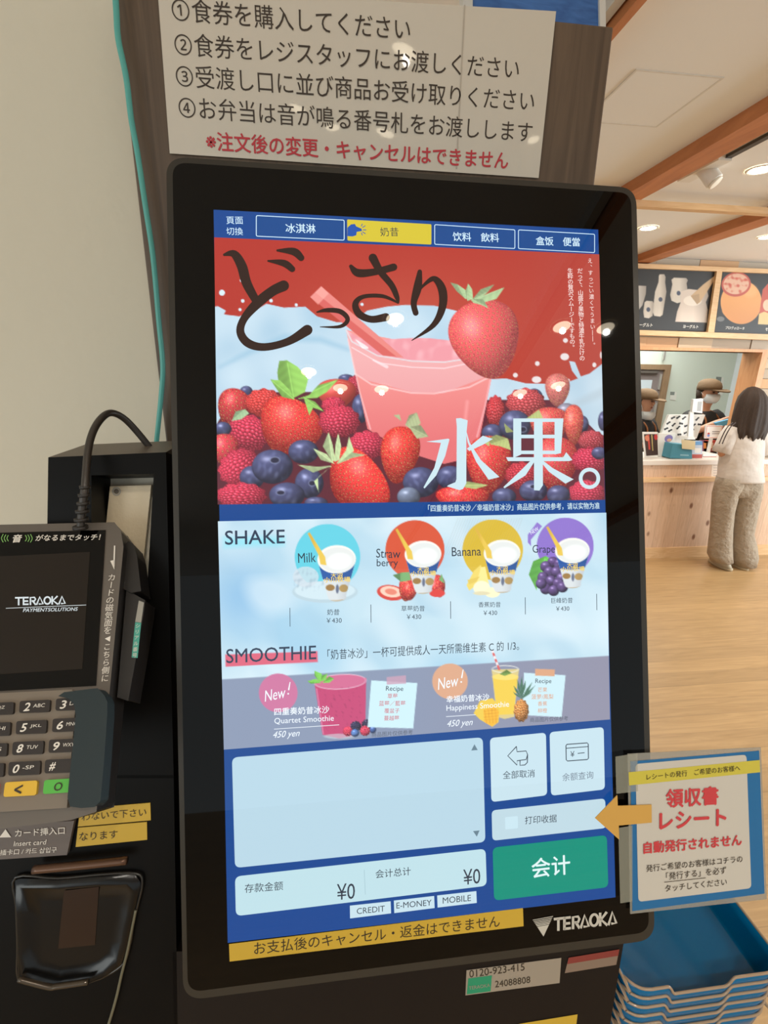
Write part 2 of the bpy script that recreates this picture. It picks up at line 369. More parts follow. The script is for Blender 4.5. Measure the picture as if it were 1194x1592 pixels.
        at = me.attributes.new('pic', 'FLOAT_COLOR', 'POINT'); at.data.foreach_set('color', np.concatenate([c, np.ones((len(c), 1))], 1).astype(np.float32).ravel())
        me.materials.append(mat); return o
LIT = attr_mat('screen_picture', True); PRINT = attr_mat('printed_picture', False)

# ================================================================== THE ROOM
ZC = 2.46; YW = 3.80
m_ceil = M((242, 241, 238), 0.8); m_wall = bumpy((216, 208, 188), 0.8, 60, 0.06)
m_beam = wood('beam_wood', (178, 108, 62), (204, 132, 82), (2, 0.5, 2), 0.5)
m_pine = wood('pine_boards', (206, 168, 138), (224, 190, 160), (9, 9, 0.7), 0.5, knots=9.0, planks=(0, 0.105, 0.08))
m_light = wood('light_wood', (214, 172, 122), (230, 192, 146), (0.8, 6, 6), 0.5)
m_orange = wood('orange_wood', (206, 142, 92), (222, 164, 114), (6, 6, 0.8), 0.5)
m_floor = wood('floor_boards', (172, 138, 94), (192, 156, 110), (0.7, 9, 1), 0.38, planks=(1, 0.11, 0.07), dist=1.5)
m_dark = wood('dark_veneer', (78, 62, 48), (104, 84, 66), (16, 16, 0.9), 0.45, dist=2.0)
def slab(name, a, b, m, kind='structure', **k):
    return MB().box(a, b, m).build(name, kind=kind, **k)
slab('floor', (-2.6, -5, -0.05), (7, 6.2, 0), m_floor)
slab('ceiling', (-2.6, -5, ZC), (7, 6.2, ZC + 0.05), m_ceil)
slab('wall_left', (-2.6, 0.60, 0), (-0.10, 0.72, ZC), m_wall)
# back wall: courses of stone and timber blocks round a serving opening
op_r = atY(1181, 548, YW).x; op_t = atY(1090, 546, YW).z
stones = [M((186, 170, 150), 0.8), M((204, 184, 156), 0.8), M((172, 150, 126), 0.8), M((206, 164, 122), 0.7), M((190, 176, 158), 0.8)]
b = MB()
b.box((1.6, YW + 0.03, op_t), (op_r, YW + 0.16, ZC), stones[2]); b.box((op_r + 0.03, YW + 0.03, 0), (7, YW + 0.16, ZC), stones[2])
rs = random.Random(3)
def courses(x0, x1, z0, z1, h):
    z = z0
    while z < z1 - 0.005:
        hh = min(h, z1 - z); x = x0
        while x < x1 - 0.01:
            w = min(rs.uniform(0.16, 0.38), x1 - x); d = rs.uniform(0.0, 0.014)
            b.box((x + 0.002, YW + d, z + 0.002), (x + w - 0.002, YW + 0.05, z + hh - 0.002), stones[rs.randrange(5)]); x += w
        z += hh
courses(1.6, 5.2, op_t + 0.02, ZC, 0.082); courses(op_r + 0.06, 5.2, 0.92, op_t + 0.02, 0.082)
b.build('wall_back', kind='structure')
b = MB(); b.box((1.6, YW - 0.03, op_t), (op_r + 0.05, YW + 0.17, op_t + 0.022), m_orange); b.box((op_r, YW - 0.03, 0.90), (op_r + 0.055, YW + 0.17, op_t), m_orange); b.build('trim_1', kind='structure')
slab('wall_back_left', (-2.6, YW + 0.03, 0), (1.6, YW + 0.16, ZC), m_wall)
YK = 5.6; kx = atY(1136, 600, YK).x
m_kit = M((203, 213, 203), 0.7)
slab('wall_kitchen', (1.2, YK, 0), (kx, YK + 0.08, ZC), m_kit)
slab('wall_kitchen_side', (kx, YW + 0.17, 0), (kx + 0.08, YK + 0.08, ZC), M((206, 212, 216), 0.7))
# beams, cross rail and hatch on the ceiling
for i, (x0, x1) in enumerate(((1.42, 1.53), (2.34, 2.46), (0.712, 0.735))):
    slab('trim_%d' % (i + 2), (x0, -4.5, ZC - 0.05), (x1, YW, ZC + 0.01), m_beam)
slab('trim_7', (0.680, -4.5, ZC - 0.03), (0.704, YW, ZC + 0.01), M((206, 202, 196), 0.5))
slab('trim_5', (1.0, 2.49, ZC - 0.078), (5.0, 2.53, ZC - 0.05), m_light)
b = MB(); hx0, hx1, hy0, hy1 = 0.92, 1.205, 1.62, 1.93
for a, c in (((hx0, hy0), (hx1, hy0 + 0.006)), ((hx0, hy1 - 0.006), (hx1, hy1)), ((hx0, hy0 + 0.006), (hx0 + 0.006, hy1 - 0.006)), ((hx1 - 0.006, hy0 + 0.006), (hx1, hy1 - 0.006))):
    b.box((a[0], a[1], ZC - 0.003), (c[0], c[1], ZC + 0.01), M((226, 222, 214), 0.6))
b.box((hx0 + 0.006, hy0 + 0.006, ZC - 0.002), (hx1 - 0.006, hy1 - 0.006, ZC + 0.01), m_ceil)
b.build('trim_6', kind='structure')
# kitchen door
d0 = atY(998, 567, YK - 0.03); fr = atY(1042, 567, YK - 0.03)
t = MB(); wdoor = wood('door_frame_wood', (128, 104, 78), (146, 120, 92), (8, 8, 0.8), 0.5)
x1 = fr.x; x0 = x1 - 0.62; zt = fr.z
t.box((x1 - 0.075, YK - 0.06, 0), (x1, YK, zt - 0.06), wdoor); t.box((x0, YK - 0.06, 0), (x0 + 0.07, YK, zt - 0.06), wdoor); t.box((x0, YK - 0.06, zt - 0.06), (x1, YK, zt), wdoor)
t.box((x0 + 0.07, YK - 0.03, 0), (x1 - 0.075, YK, zt - 0.06), M((128, 118, 116), 0.5))
t.box((x0 + 0.13, YK - 0.036, zt - 0.52), (x1 - 0.2, YK - 0.03, zt - 0.18), M((196, 208, 216), 0.15))  # bright pane colour stands for daylight in the door glass
t.box((x0 + 0.2, YK - 0.07, zt - 0.10), (x1 - 0.16, YK - 0.03, zt - 0.075), M((90, 84, 78), 0.4))
for k in range(5): t.box((x1 - 0.115, YK - 0.045, 0.4 + k * 0.34), (x1 - 0.09, YK - 0.03, 0.58 + k * 0.34), M((186, 184, 178), 0.4, 0.6))
t.build('door_1', kind='structure')
# ---- serving counter
YC = 3.715
cw = thing('serving_counter', (3.4, YC + 0.3, 0), 'knotty pine serving counter under the kitchen opening', 'counter')
MB().box((1.6, YC, 0), (5.2, YC + 0.04, 0.855), m_pine).build('front_boards', cw)
MB().box((1.6, YC - 0.04, 0.715), (5.2, YC, 0.75), m_light).build('ledge', cw)
MB().box((1.6, YC - 0.012, 0.0), (5.2, YC, 0.10), m_light).build('plinth', cw)
MB().box((1.6, YC - 0.015, 0.855), (op_r - 0.004, YC + 0.42, 0.90), M((226, 214, 202), 0.4)).box((op_r - 0.004, YC - 0.015, 0.855), (5.2, YW - 0.002, 0.90), M((226, 214, 202), 0.4)).build('worktop', cw, label='pale worktop with thick rounded edge', bevel=0.006)
# ---- ceiling lights
def downlight(x, y, label, power=5.0, k=1.0, glow=26.0):
    o = thing('downlight', (x, y, ZC), label, 'ceiling light', 'round ceiling downlights')
    n = 24; P = lambda r, z: [V(x + k * r * math.cos(2 * math.pi * i / n), y + k * r * math.sin(2 * math.pi * i / n), z) for i in range(n)]
    q = [[i, (i + 1) % n, n + (i + 1) % n, n + i] for i in range(n)]
    MB().add(P(0.058, ZC - 0.001) + P(0.050, ZC - 0.006), q, M((238, 234, 226), 0.4), True).add(P(0.050, ZC - 0.006) + P(0.044, ZC - 0.004), q, M((238, 234, 226), 0.4), True).build('trim_ring', o)
    MB().add(P(0.044, ZC - 0.004), [list(range(n))[::-1]], M((255, 238, 206), 0.5, emit=glow)).build('lamp_disc', o)
    l = bpy.data.lights.new('downlight_glow', 'SPOT'); l.energy = power; l.color = (1.0, 0.95, 0.86); l.spot_size = 2.3; l.spot_blend = 0.7; l.shadow_soft_size = 0.01
    lo = bpy.data.objects.new('downlight_glow', l); COL.objects.link(lo); lo.parent = o; lo.location = (0, 0, -0.02)
for (px, py), lb in (((1183, 263), 'bright round downlight in the ceiling right of the white spotlight'), ((1008, 354), 'bright round downlight just right of the kiosk top corner'),
                     ((1193, 368), 'bright round downlight at the picture edge beside the far beam')):
    p = atZ(px, py, ZC); downlight(p.x, p.y, lb, 26)
SN = V(0, -0.955135, 0.29617); SC = V(0.07788, 0.37071, 1.43878)
for px, py, lb in ((480, 577, 'ceiling downlight mirrored in the screen beside the straw'), (614, 495, 'ceiling downlight mirrored in the screen above the smoothie glass'),
                   (529, 602, 'ceiling downlight mirrored in the screen over the mint leaf'), (593, 604, 'ceiling downlight mirrored on the pink smoothie glass'),
                   (873, 507, 'ceiling downlight mirrored in the red area right of the big strawberry'), (941, 509, 'ceiling downlight mirrored at the right rim of the screen'),
                   (808, 610, 'ceiling downlight mirrored over the raspberries'), (867, 598, 'ceiling downlight mirrored over the pale strawberry')):
    d = ray(px, py); p = EYE + d * ((SC - EYE).dot(SN) / d.dot(SN)); r = d - SN * (2 * d.dot(SN)); p = p + r * ((ZC - p.z) / r.z)
    downlight(p.x, p.y, lb, 9, 0.68, 13.0)
# ---- track and spotlight
MB().box((1.63, 0.6, ZC - 0.012), (1.655, 2.15, ZC), M((60, 56, 52), 0.4)).build('lighting_track', label='thin dark lighting track along the beam', cat='lighting track')
s = thing('track_spotlight', (1.63, 2.22, ZC), 'white cylindrical spotlight hanging from the ceiling track', 'spotlight')
wh = M((232, 228, 220), 0.4)
def cyl(b, p0, p1, r, m, n=20):
    p0 = Vector(p0); p1 = Vector(p1); d = (p1 - p0).normalized(); a = d.orthogonal().normalized(); c = d.cross(a)
    return b.loft([(p0, r, r, a, c), (p1, r, r, a, c)], m, n)
hp = atY(1099, 262, 2.2)
cyl(cyl(MB(), (hp.x + 0.04, 2.19, hp.z - 0.05), (hp.x - 0.02, 2.25, hp.z + 0.06), 0.033, wh), (hp.x + 0.045, 2.185, hp.z - 0.058), (hp.x + 0.04, 2.19, hp.z - 0.05), 0.028, M((250, 244, 230), 0.3)).build('lamp_head', s, bevel=0.004)
cyl(MB(), (hp.x, 2.2, hp.z), (hp.x + 0.02, 2.2, ZC), 0.008, wh).build('arm', s)
MB().box((hp.x - 0.03, 2.10, ZC - 0.02), (hp.x + 0.03, 2.34, ZC), wh).build('mounting_box', s)
# ---- wooden partition with poster
YB = 0.56
PB = Plane((0, YB, 1.6), (1, 0, 0), (0, 0, 1))
bl = atY(185, 60, YB).x; br = atY(940, 160, YB).x; bt = atY(953, 41, YB).z
MB().box((bl, YB, 0), (br, YB + 0.035, bt), m_dark).build('wooden_partition', label='dark wood-grain partition board standing behind the ticket machine', cat='partition', bevel=0.002)
pp = thing('instruction_poster', PB.at(550, 130), 'laminated cream poster of numbered ordering steps taped above the ticket machine', 'poster')
m_paper = bumpy((212, 202, 186), 0.38, 9, 0.10, 1.5, 0.01, coat=0.5)
b = MB(); q = [PB.uv(*p) for p in ((246, -16), (863, 20), (836, 278), (265, 240))]
vs = []; nx = 24
for j in range(9):
    for i in range(nx + 1):
        u = i / nx; v = j / 8; p = (q[0] * (1 - u) + q[1] * u) * (1 - v) + (q[3] * (1 - u) + q[2] * u) * v
        vs.append(PB.P(p.x, p.y, 0.0022 + 0.0003 * math.sin(u * 9) * math.sin(v * 3)))
b.add(vs, [[j * (nx + 1) + i, (j + 1) * (nx + 1) + i, (j + 1) * (nx + 1) + i + 1, j * (nx + 1) + i + 1] for j in range(8) for i in range(nx)], m_paper, True)
b.build('sheet', pp)
b = MB(); ink = M((58, 46, 36), 0.5); red = M((196, 52, 62), 0.5)
for body, p0, p1, kw, m in (('①食券を購入してください', (50, 25), (742, 85), {}, ink), ('②食券をレジスタッフにお渡しください', (58, 126), (1058, 200), {}, ink),
                            ('③受渡し口に並び商品お受け取りください', (62, 218), (1102, 294), {}, ink), ('④お弁当は音が鳴る番号札をお渡しします', (70, 309), (1096, 384), {}, ink),
                            ('※注文後の変更・キャンセルはできません', (150, 408), (1026, 466), dict(bold=0.016), red)):
    b.text(PB, body, cA(*p0), cA(*p1), 0.0027, m, hs=1.03, **kw)
b.build('poster_lettering', pp)
b = MB(); b.poly(PB, pts(cA, (898, 14), (902, 14), (878, 490), (874, 490)), 0.0027, M((186, 174, 158), 0.5)); b.build('sheet_seam', pp)
# ---- blue panel above the partition
YP = 0.60
PP = Plane((0, YP, 1.6), (1, 0, 0), (0, 0, 1))
bp = thing('blue_banner', PP.at(900, 30), 'blue streaked picture panel in white frame above the partition', 'banner')
MB().prism(PP, ((735, -60), (931, -60), (933.5, 95), (735, 95)), -0.01, 0, wood('blue_picture', (44, 88, 150), (70, 120, 186), (3, 3, 12), 0.4)).build('picture', bp)
MB().prism(PP, ((931, -60), (941, -60), (942.5, 95), (933.5, 95)), -0.012, 0.003, M((214, 208, 198), 0.4)).build('frame', bp); MB().prism(PP, ((720, -60), (735, -60), (735, 95), (720, 95)), -0.012, 0.003, M((214, 208, 198), 0.4)).build('frame', bp)
# ---- teal cable down the partition edge
pl = [(178, -30), (181, 20), (184, 62), (196, 120), (204, 185), (214, 240), (226, 320), (238, 400), (247, 500), (253, 565), (251, 610), (243, 690), (236, 760)]
MB().tube([PB.at(x, y, 0.012) for x, y in pl], 0.0026, M((86, 168, 158), 0.4)).build('teal_cable', label='teal cable hanging down the partition edge beside the beige wall', cat='cable')

# ================================================================== THE TICKET MACHINE
SP = Plane(SC, (1, 0, 0), (0, 0.29617, 0.955135))
ki = thing('ticket_machine', (0.08, 0.42, 0), 'black touch-screen meal ticket machine showing a red berry smoothie picture', 'ticket machine')
m_house = M((44, 40, 33), 0.32); m_glass = M((5, 4, 3), 0.02, spec=0.24); m_body = M((18, 12, 9), 0.45, spec=0.25)
outer = ((258, 243), (989, 292), (1018, 1461), (285, 1556)); inner = ((268, 252), (981, 300), (1009, 1449), (292, 1543))
MB().rr(SP, outer, 0.017, -0.0006, m_house, w0=-0.05, seg=8).build('housing', ki, bevel=0.0025)
MB().rr(SP, inner, 0.012, 0.0, m_glass, w0=-0.0005, seg=8).build('glass_bezel', ki)
Q = [(332, 326), (930, 357), (957, 1395), (354, 1466)]
di = MB().poly(SP, Q, 0.0003, E((10, 64, 132))).build('display', ki)
# ---- hero picture
def hero():
    H = Pic(((333, 369), (931.6, 395.4), (940.6, 777), (338.4, 784.4)), 480, 326)
    H.C[:] = (166, 42, 34); gl = np.exp(-(((H.X - 640) / 190) ** 2 + ((H.Y - 520) / 110) ** 2)); H.blend(gl * 0.35, (205, 120, 90)); H.blend(np.clip((H.X - 780) / 200, 0, 1) * 0.35, (162, 84, 72))  # paler red to the right stands for the ceiling's reflection
    mk = np.array((180, 206, 222.)); top = [c2(*p) for p in ((0, 520), (30, 518), (70, 540), (60, 560), (140, 570), (210, 545), (280, 505), (370, 525), (480, 520), (540, 570), (640, 600), (720, 600), (800, 540), (900, 520))] + \
        [c3(*p) for p in ((0, 511), (150, 515), (280, 545), (340, 640), (450, 893), (520, 890), (620, 915), (720, 918), (850, 905), (890, 890), (860, 850), (845, 800), (875, 805), (905, 880), (950, 865), (1015, 815), (1100, 800))]
    a = H.poly(top + [(1000, 800), (320, 800)]); H.blend(a, mk)
    tx = H.noise(0.05, 4); H.blend(a * np.clip(tx * 1.5, 0, 1) * 0.5, (140, 180, 206)); H.blend(a * np.clip(-tx * 1.5, 0, 1) * 0.55, (204, 224, 234))
    H.blend(H.line([c2(40, 830), c2(200, 750), c2(380, 680), c2(560, 690), c2(700, 740)], [4, 9, 12, 9, 5], 8) * a * 0.55, (136, 180, 206))
    H.blend(H.line([c3(700, 1060), c3(860, 1030), c3(1020, 960)], [6, 10, 14], 8) * a * 0.5, (166, 186, 198))
    for cx, cy, r in ((50, 448, 15), (157, 490, 9), (143, 535, 8), (303, 489, 9), (433, 511, 8), (772, 508, 8), (150, 385, 8)):
        H.blend(H.ell(*c2(cx, cy), r / 3.3, r / 3.3), (205, 226, 238))
    for cx, cy, r, q in ((826, 694, 12, 12), (681, 813, 12, 12), (568, 873, 12, 12), (677, 896, 24, 17), (822, 778, 22, 18), (975, 820, 10, 12), (840, 900, 9, 9), (1010, 770, 6, 18)):
        H.blend(H.ell(*c3(cx, cy), r / 3.3, q / 3.3), (222, 214, 214))
    # berries behind the glass
    S2 = lambda x, y, rx, ry, **k: H.strawberry(*c2(x, y), rx / 3.316, ry / 3.316, **k); R2 = lambda x, y, rx, ry, **k: H.raspberry(*c2(x, y), rx / 3.316, ry / 3.316, **k)
    B2 = lambda x, y, rx, ry, c=None: H.blueberry(*c2(x, y), rx / 3.316, ry / 3.316, c)
    S3 = lambda x, y, rx, ry, **k: H.strawberry(*c3(x, y), rx / 3.316, ry / 3.316, **k); R3 = lambda x, y, rx, ry, **k: H.raspberry(*c3(x, y), rx / 3.316, ry / 3.316, **k)
    B3 = lambda x, y, rx, ry, c=None, **k: H.blueberry(*c3(x, y), rx / 3.316, ry / 3.316, c, **k)
    a = H.poly([c2(20, 1130), c2(120, 960), c2(520, 960), c2(700, 950), c3(0, 1060), c3(430, 1000), c3(760, 1000), c3(900, 1080), c3(1040, 1220), c3(1060, 1540), c2(20, 1560)]); H.blend(a, (84, 30, 44))
    B2(175, 960, 34, 32); B2(690, 890, 40, 22); S2(105, 1040, 74, 100, rot=0.3, col=(180, 46, 50), seeds=4); R2(265, 1015, 95, 72, col=(214, 62, 60)); R2(735, 930, 45, 55, col=(176, 50, 70))
    S2(640, 970, 92, 78, col=(186, 66, 60), seeds=0.01); R2(625, 1030, 62, 46); B2(765, 1045, 45, 75)
    R3(465, 1060, 48, 82, col=(196, 60, 66)); B3(665, 990, 45, 48); R3(620, 1015, 100, 75, col=(198, 70, 76)); S3(785, 950, 58, 86, col=(190, 88, 84), seeds=4, fade=0.15); B3(830, 1062, 52, 45, col=(110, 108, 124)); B3(912, 1125, 34, 44)
    B3(450, 1170, 55, 45); B3(565, 1130, 82, 76, (0.5, 0.3)); R3(960, 1210, 72, 52, col=(178, 62, 72)); B3(1020, 1110, 26, 50)
    S3(745, 1130, 92, 92, col=(200, 66, 64)); S3(868, 1130, 46, 105, col=(206, 74, 66), seeds=5)
    S3(775, 1330, 105, 140, col=(196, 54, 58)); R3(950, 1310, 92, 66); B3(1000, 1275, 40, 32)
    # glass of smoothie
    gl = [c2(690, 640), c2(740, 870), c2(800, 1150), c3(-20, 1260), c3(200, 1330), c3(330, 1300), c3(385, 1190), c3(420, 1010), c3(447, 880), c3(380, 775)]
    a = H.poly(gl); H.blend(a, (228, 132, 128)); yy = np.clip((H.Y - 560) / 130, 0, 1); H.blend(a * (1 - yy) * 0.5, (234, 160, 152)); H.blend(a * yy * 0.6, (206, 88, 96))
    a2 = H.poly([c2(690, 640), c2(760, 680), c2(870, 690), c2(1020, 682), c3(120, 682), c3(290, 700), c3(395, 778), c3(200, 805), c3(0, 800), c2(850, 775), c2(740, 720)]); H.blend(a2, (226, 146, 156)); H.blend(a2 * np.clip(H.noise(0.2, 9), 0, 1), (240, 190, 196))
    H.blend(H.poly([c2(690, 640), c2(735, 865), c2(800, 900), c2(1028, 960), c3(200, 965), c3(420, 880), c3(447, 880), c3(395, 778), c3(200, 805), c3(0, 800), c2(850, 775), c2(740, 720)]) * 0.42, (222, 190, 200))
    H.blend(H.line([c2(690, 640), c2(720, 700), c2(850, 772), c2(1028, 800), c3(200, 806), c3(390, 778)], 2.2), (216, 206, 210)); H.blend(H.line([c2(720, 730), c2(860, 810), c2(1028, 832), c3(200, 838), c3(385, 800)], 1.6) * 0.8, (240, 216, 220))
    H.blend(H.line([c2(735, 865), c2(820, 920), c2(1028, 965), c3(150, 968), c3(330, 935), c3(430, 885)], 2.5) * 0.7, (240, 200, 200)); H.blend(H.line([c2(700, 690), c2(760, 960), c2(815, 1150)], 2.5) * 0.6, (244, 196, 196))
    H.blend(H.line([c3(440, 890), c3(410, 1040), c3(370, 1190)], 3) * 0.6, (240, 176, 180)); H.blend(H.line([c3(320, 1010), c3(310, 1100), c3(300, 1180)], 5, 4) * 0.4, (246, 176, 176))
    H.blend(H.line([c2(740, 690), c2(780, 725), c2(800, 732)], [1, 7, 3]) * 0.8, (240, 236, 238)); H.blend(H.line([c2(830, 795), c2(900, 830)], [3, 5]) * 0.7, (240, 220, 224))
    # straw
    H.blend(H.poly([c2(505, 470), c2(562, 415), c2(985, 782), c2(880, 772)]), (206, 92, 88)); H.blend(H.poly([c2(530, 446), c2(562, 415), c2(985, 782), c2(950, 778)]) * 0.6, (232, 150, 142)); H.blend(H.poly([c2(505, 470), c2(562, 415), c2(600, 452), c2(545, 510)]) * 0.6, (240, 170, 160))
    # big strawberry on the rim
    S3(415, 690, 165, 206, rot=-0.25, col=(216, 70, 74), seeds=8, fade=0.10)
    for L_ in (((310, 480), (265, 440), (232, 395), (270, 405), (320, 440), (340, 480)), ((320, 490), (310, 440), (325, 400), (345, 430), (350, 480)), ((340, 490), (390, 430), (460, 405), (425, 445), (385, 480), (370, 500)), ((345, 490), (420, 455), (512, 420), (470, 480), (400, 500)), ((340, 480), (400, 480), (430, 528), (390, 510), (350, 500))):
        H.leaf([c3(*p) for p in L_], (150, 176, 130))
    # front berries
    R2(185, 1170, 110, 92, rot=0.3); S2(395, 1140, 152, 145, rot=0.5, col=(208, 48, 46), seeds=8); R2(655, 1110, 105, 84); R2(795, 1235, 95, 75); B2(55, 1150, 44, 36); S2(62, 1255, 66, 80, col=(196, 52, 62), seeds=3)
    R2(140, 1345, 112, 90, rot=-0.5); B2(470, 1268, 78, 62); B2(205, 1400, 64, 60); B2(500, 1430, 74, 78, (0.2, 0.0)); B2(310, 1345, 106, 88, (0.12, -0.38)); B2(385, 1492, 92, 66, (-0.35, -0.2)); R2(150, 1495, 128, 68); B2(535, 1530, 60, 30)
    H.leaf([c2(*p) for p in ((100, 1110), (120, 1060), (170, 1048), (190, 1070), (150, 1100))], (140, 170, 130))
    for L_ in (((420, 990), (345, 930), (335, 860), (345, 800), (385, 796), (440, 830), (495, 890), (478, 960)), ((425, 1000), (360, 985), (315, 920), (300, 895), (350, 900), (400, 950)), ((440, 995), (500, 975), (545, 925), (650, 895), (590, 960), (540, 990)), ((470, 985), (530, 1010), (575, 1060), (520, 1040), (500, 1080))):
        H.leaf([c2(*p) for p in L_], (128, 178, 84))
    S2(965, 1285, 92, 148, rot=0.15, col=(208, 50, 44), seeds=6)
    B3(80, 1425, 92, 78); B3(232, 1400, 72, 60); B3(18, 1500, 60, 50, col=(96, 106, 128)); S3(428, 1335, 105, 150, rot=0.1, col=(204, 48, 48), seeds=7); R3(600, 1390, 85, 70, col=(188, 48, 62)); B3(660, 1470, 72, 56, (0, -0.4)); B3(510, 1500, 62, 46); R3(935, 1480, 92, 66); B3(790, 1490, 60, 50); S3(295, 1505, 125, 62, col=(212, 48, 48), seeds=6)
    for L_ in (((440, 1230), (425, 1200), (470, 1180), (530, 1200), (545, 1260), (490, 1240)), ((435, 1240), (400, 1220), (430, 1195)), ((240, 1440), (320, 1420), (430, 1440), (360, 1460)), ((620, 1100), (690, 1050), (710, 1095)), ((510, 1120), (520, 1170), (560, 1165))):
        H.leaf([c3(*p) for p in L_], (156, 168, 104))
    S2(745, 1425, 172, 135, rot=0.9, col=(220, 46, 44), seeds=7.5)
    for L_ in (((620, 1320), (570, 1240), (600, 1165), (620, 1230), (635, 1310)), ((630, 1320), (635, 1230), (650, 1170), (665, 1240), (655, 1310)), ((640, 1330), (690, 1260), (705, 1190), (730, 1260), (700, 1310)), ((630, 1330), (560, 1310), (520, 1250), (590, 1280)), ((620, 1340), (520, 1375), (440, 1335), (540, 1345)), ((610, 1345), (545, 1400), (548, 1475), (525, 1420)), ((650, 1330), (720, 1300), (790, 1285), (720, 1270))):
        H.leaf([c2(*p) for p in L_], (170, 190, 140))
    for L_ in (((0, 1130), (20, 1080), (60, 1065), (80, 1120), (40, 1160)), ((20, 1140), (80, 1130), (120, 1190), (60, 1200)), ((-20, 1110), (-60, 1080), (-30, 1075))):
        H.leaf([c3(*p) for p in L_], (150, 160, 120))
    H.C = H.C * 0.95 + np.array((196, 186, 186)) * 0.05; hz = np.clip((H.X - 700) / 240, 0, 1) * 0.08; H.blend(hz, (186, 160, 150))  # pale screen haze mixed into the picture colours, stronger to the right
    return H
hero().build(SP, 0.0005, 'hero_picture', di, LIT)
# ---- brush lettering over the hero picture
bk = E((42, 24, 20)); wt = E((190, 214, 222))
b = MB(); Wz = 0.0008
for cc, st in ((c2, ((62, 252, 14), (112, 248, 40), (152, 310, 52), (178, 400, 50), (232, 500, 40))), (c2, ((368, 412, 56), (310, 440, 52), (235, 500, 52), (165, 580, 40), (145, 650, 42), (185, 708, 44), (270, 728, 40), (390, 700, 40), (490, 640, 54))),
               (c2, ((336, 230, 12), (420, 236, 40), (458, 268, 34))), (c2, ((288, 284, 10), (370, 296, 36), (412, 326, 32))), (c2, ((540, 548, 8), (590, 538, 22), (660, 545, 26), (698, 585, 24), (660, 622, 18), (556, 624, 4))),
               (c2, ((715, 312, 20), (752, 346, 42), (840, 340, 36), (935, 316, 38))), (c2, ((828, 268, 44), (868, 340, 36), (925, 410, 32), (952, 470, 26), (960, 500, 8))), (c2, ((958, 500, 10), (880, 466, 20), (780, 468, 22), (738, 505, 32), (758, 558, 38), (820, 585, 36), (895, 574, 42))),
               (c3, ((75, 340, 24), (64, 420, 44), (44, 500, 32), (54, 552, 30))), (c3, ((62, 450, 8), (100, 405, 16), (150, 376, 30), (190, 430, 44), (192, 520, 40), (145, 615, 28), (34, 694, 4)))):
    b.stroke(SP, [cc(*p) for p in st], Wz, bk); Wz += 0.00005
b.build('brush_headline', di)
b = MB(); Wz = 0.0008
for P_ in (((262, 1096), (285, 1094), (322, 1106), (315, 1180), (315, 1430), (298, 1460), (280, 1466), (215, 1446), (222, 1440), (258, 1425), (264, 1410), (266, 1140)), ((108, 1216), (222, 1200), (228, 1204), (206, 1290), (160, 1390), (100, 1457), (94, 1452), (150, 1350), (184, 1222)),
           ((318, 1252), (400, 1185), (452, 1202), (400, 1232), (330, 1264)), ((306, 1130), (332, 1220), (390, 1310), (486, 1398), (430, 1412), (366, 1320), (322, 1220)),
           ((557, 1096), (815, 1096), (815, 1114), (557, 1114)), ((557, 1096), (598, 1110), (598, 1282), (557, 1300)), ((770, 1096), (815, 1096), (803, 1275), (770, 1282)), ((590, 1180), (780, 1180), (780, 1198), (590, 1198)), ((590, 1262), (780, 1262), (780, 1280), (590, 1280)),
           ((664, 1100), (708, 1100), (710, 1440), (692, 1468), (664, 1466)), ((520, 1296), (815, 1296), (830, 1270), (862, 1310), (845, 1316), (530, 1316)), ((650, 1310), (668, 1316), (620, 1390), (512, 1456), (506, 1450), (590, 1370)), ((706, 1310), (760, 1352), (868, 1410), (826, 1432), (740, 1370), (704, 1326))):
    b.poly(SP, [c3(*p) for p in P_], Wz, wt); Wz += 0.00005
b.ring(SP, *c3(950, 1405), 55 / 3.316, 36 / 3.316, Wz, wt); b.build('fruit_headline', di)
b = MB(); pk = E((236, 214, 208))
b.vtext(SP, 'え、すっごい濃くてうまい――。', c3(953, 283), c3(970, 716), 8.4, 0.0008, pk); b.vtext(SP, 'だって、山盛り果物と特濃牛乳だけの', c3(901, 335), c3(912, 785), 9.2, 0.0008, pk, 0.008); b.vtext(SP, '生粋の贅沢スムージーですもの。', c3(850, 335), c3(862, 728), 9.2, 0.0008, pk, 0.008)
b.build('vertical_caption', di); b = MB()
b.text(SP, '「四重奏奶昔冰沙／幸福奶昔冰沙」商品图片仅供参考，请以实物为准', c3(118, 1560), c3(1002, 1546), 0.0008, wt, bold=0.008, hpx=11)
b.build('picture_caption', di)
# ---- tabs
bl_, ye, tw = E((18, 68, 130)), E((200, 182, 52)), E((200, 226, 240))
dk = E((42, 52, 66)); dkb = E((44, 58, 80))
b = MB().text(SP, '頁面', c2(72, 75), c2(158, 75), 0.0006, tw).text(SP, '切換', c2(72, 130), c2(158, 132), 0.0006, tw); b.build('tab_caption', di)
for quad, body, p0, p1 in (((c2(225, 48), c2(682, 72), c2(682, 179), c2(225, 158)), '冰淇淋', c2(378, 115), c2(532, 118)), ((c3(150, 95), c3(567, 122), c3(567, 222), c3(150, 200)), '饮料　飲料', c3(245, 158), c3(483, 165)), ((c3(582, 122), c3(978, 145), c3(978, 243), c3(582, 222)), '盒饭　便當', c3(674, 180), c3(900, 187))):
    MB().rr(SP, quad, 0.0016, 0.0005, bl_).rrline(SP, quad, 0.0016, 0.0006, 0.0006, tw).text(SP, body, p0, p1, 0.0007, tw, bold=0.008).build('tab', di)
b = MB().rr(SP, (c2(695, 70), c3(135, 95), c3(135, 200), c2(697, 179)), 0.0012, 0.0005, ye).text(SP, '奶昔', c2(866, 134), c2(960, 134), 0.0007, dk)
hn = E((26, 78, 160))
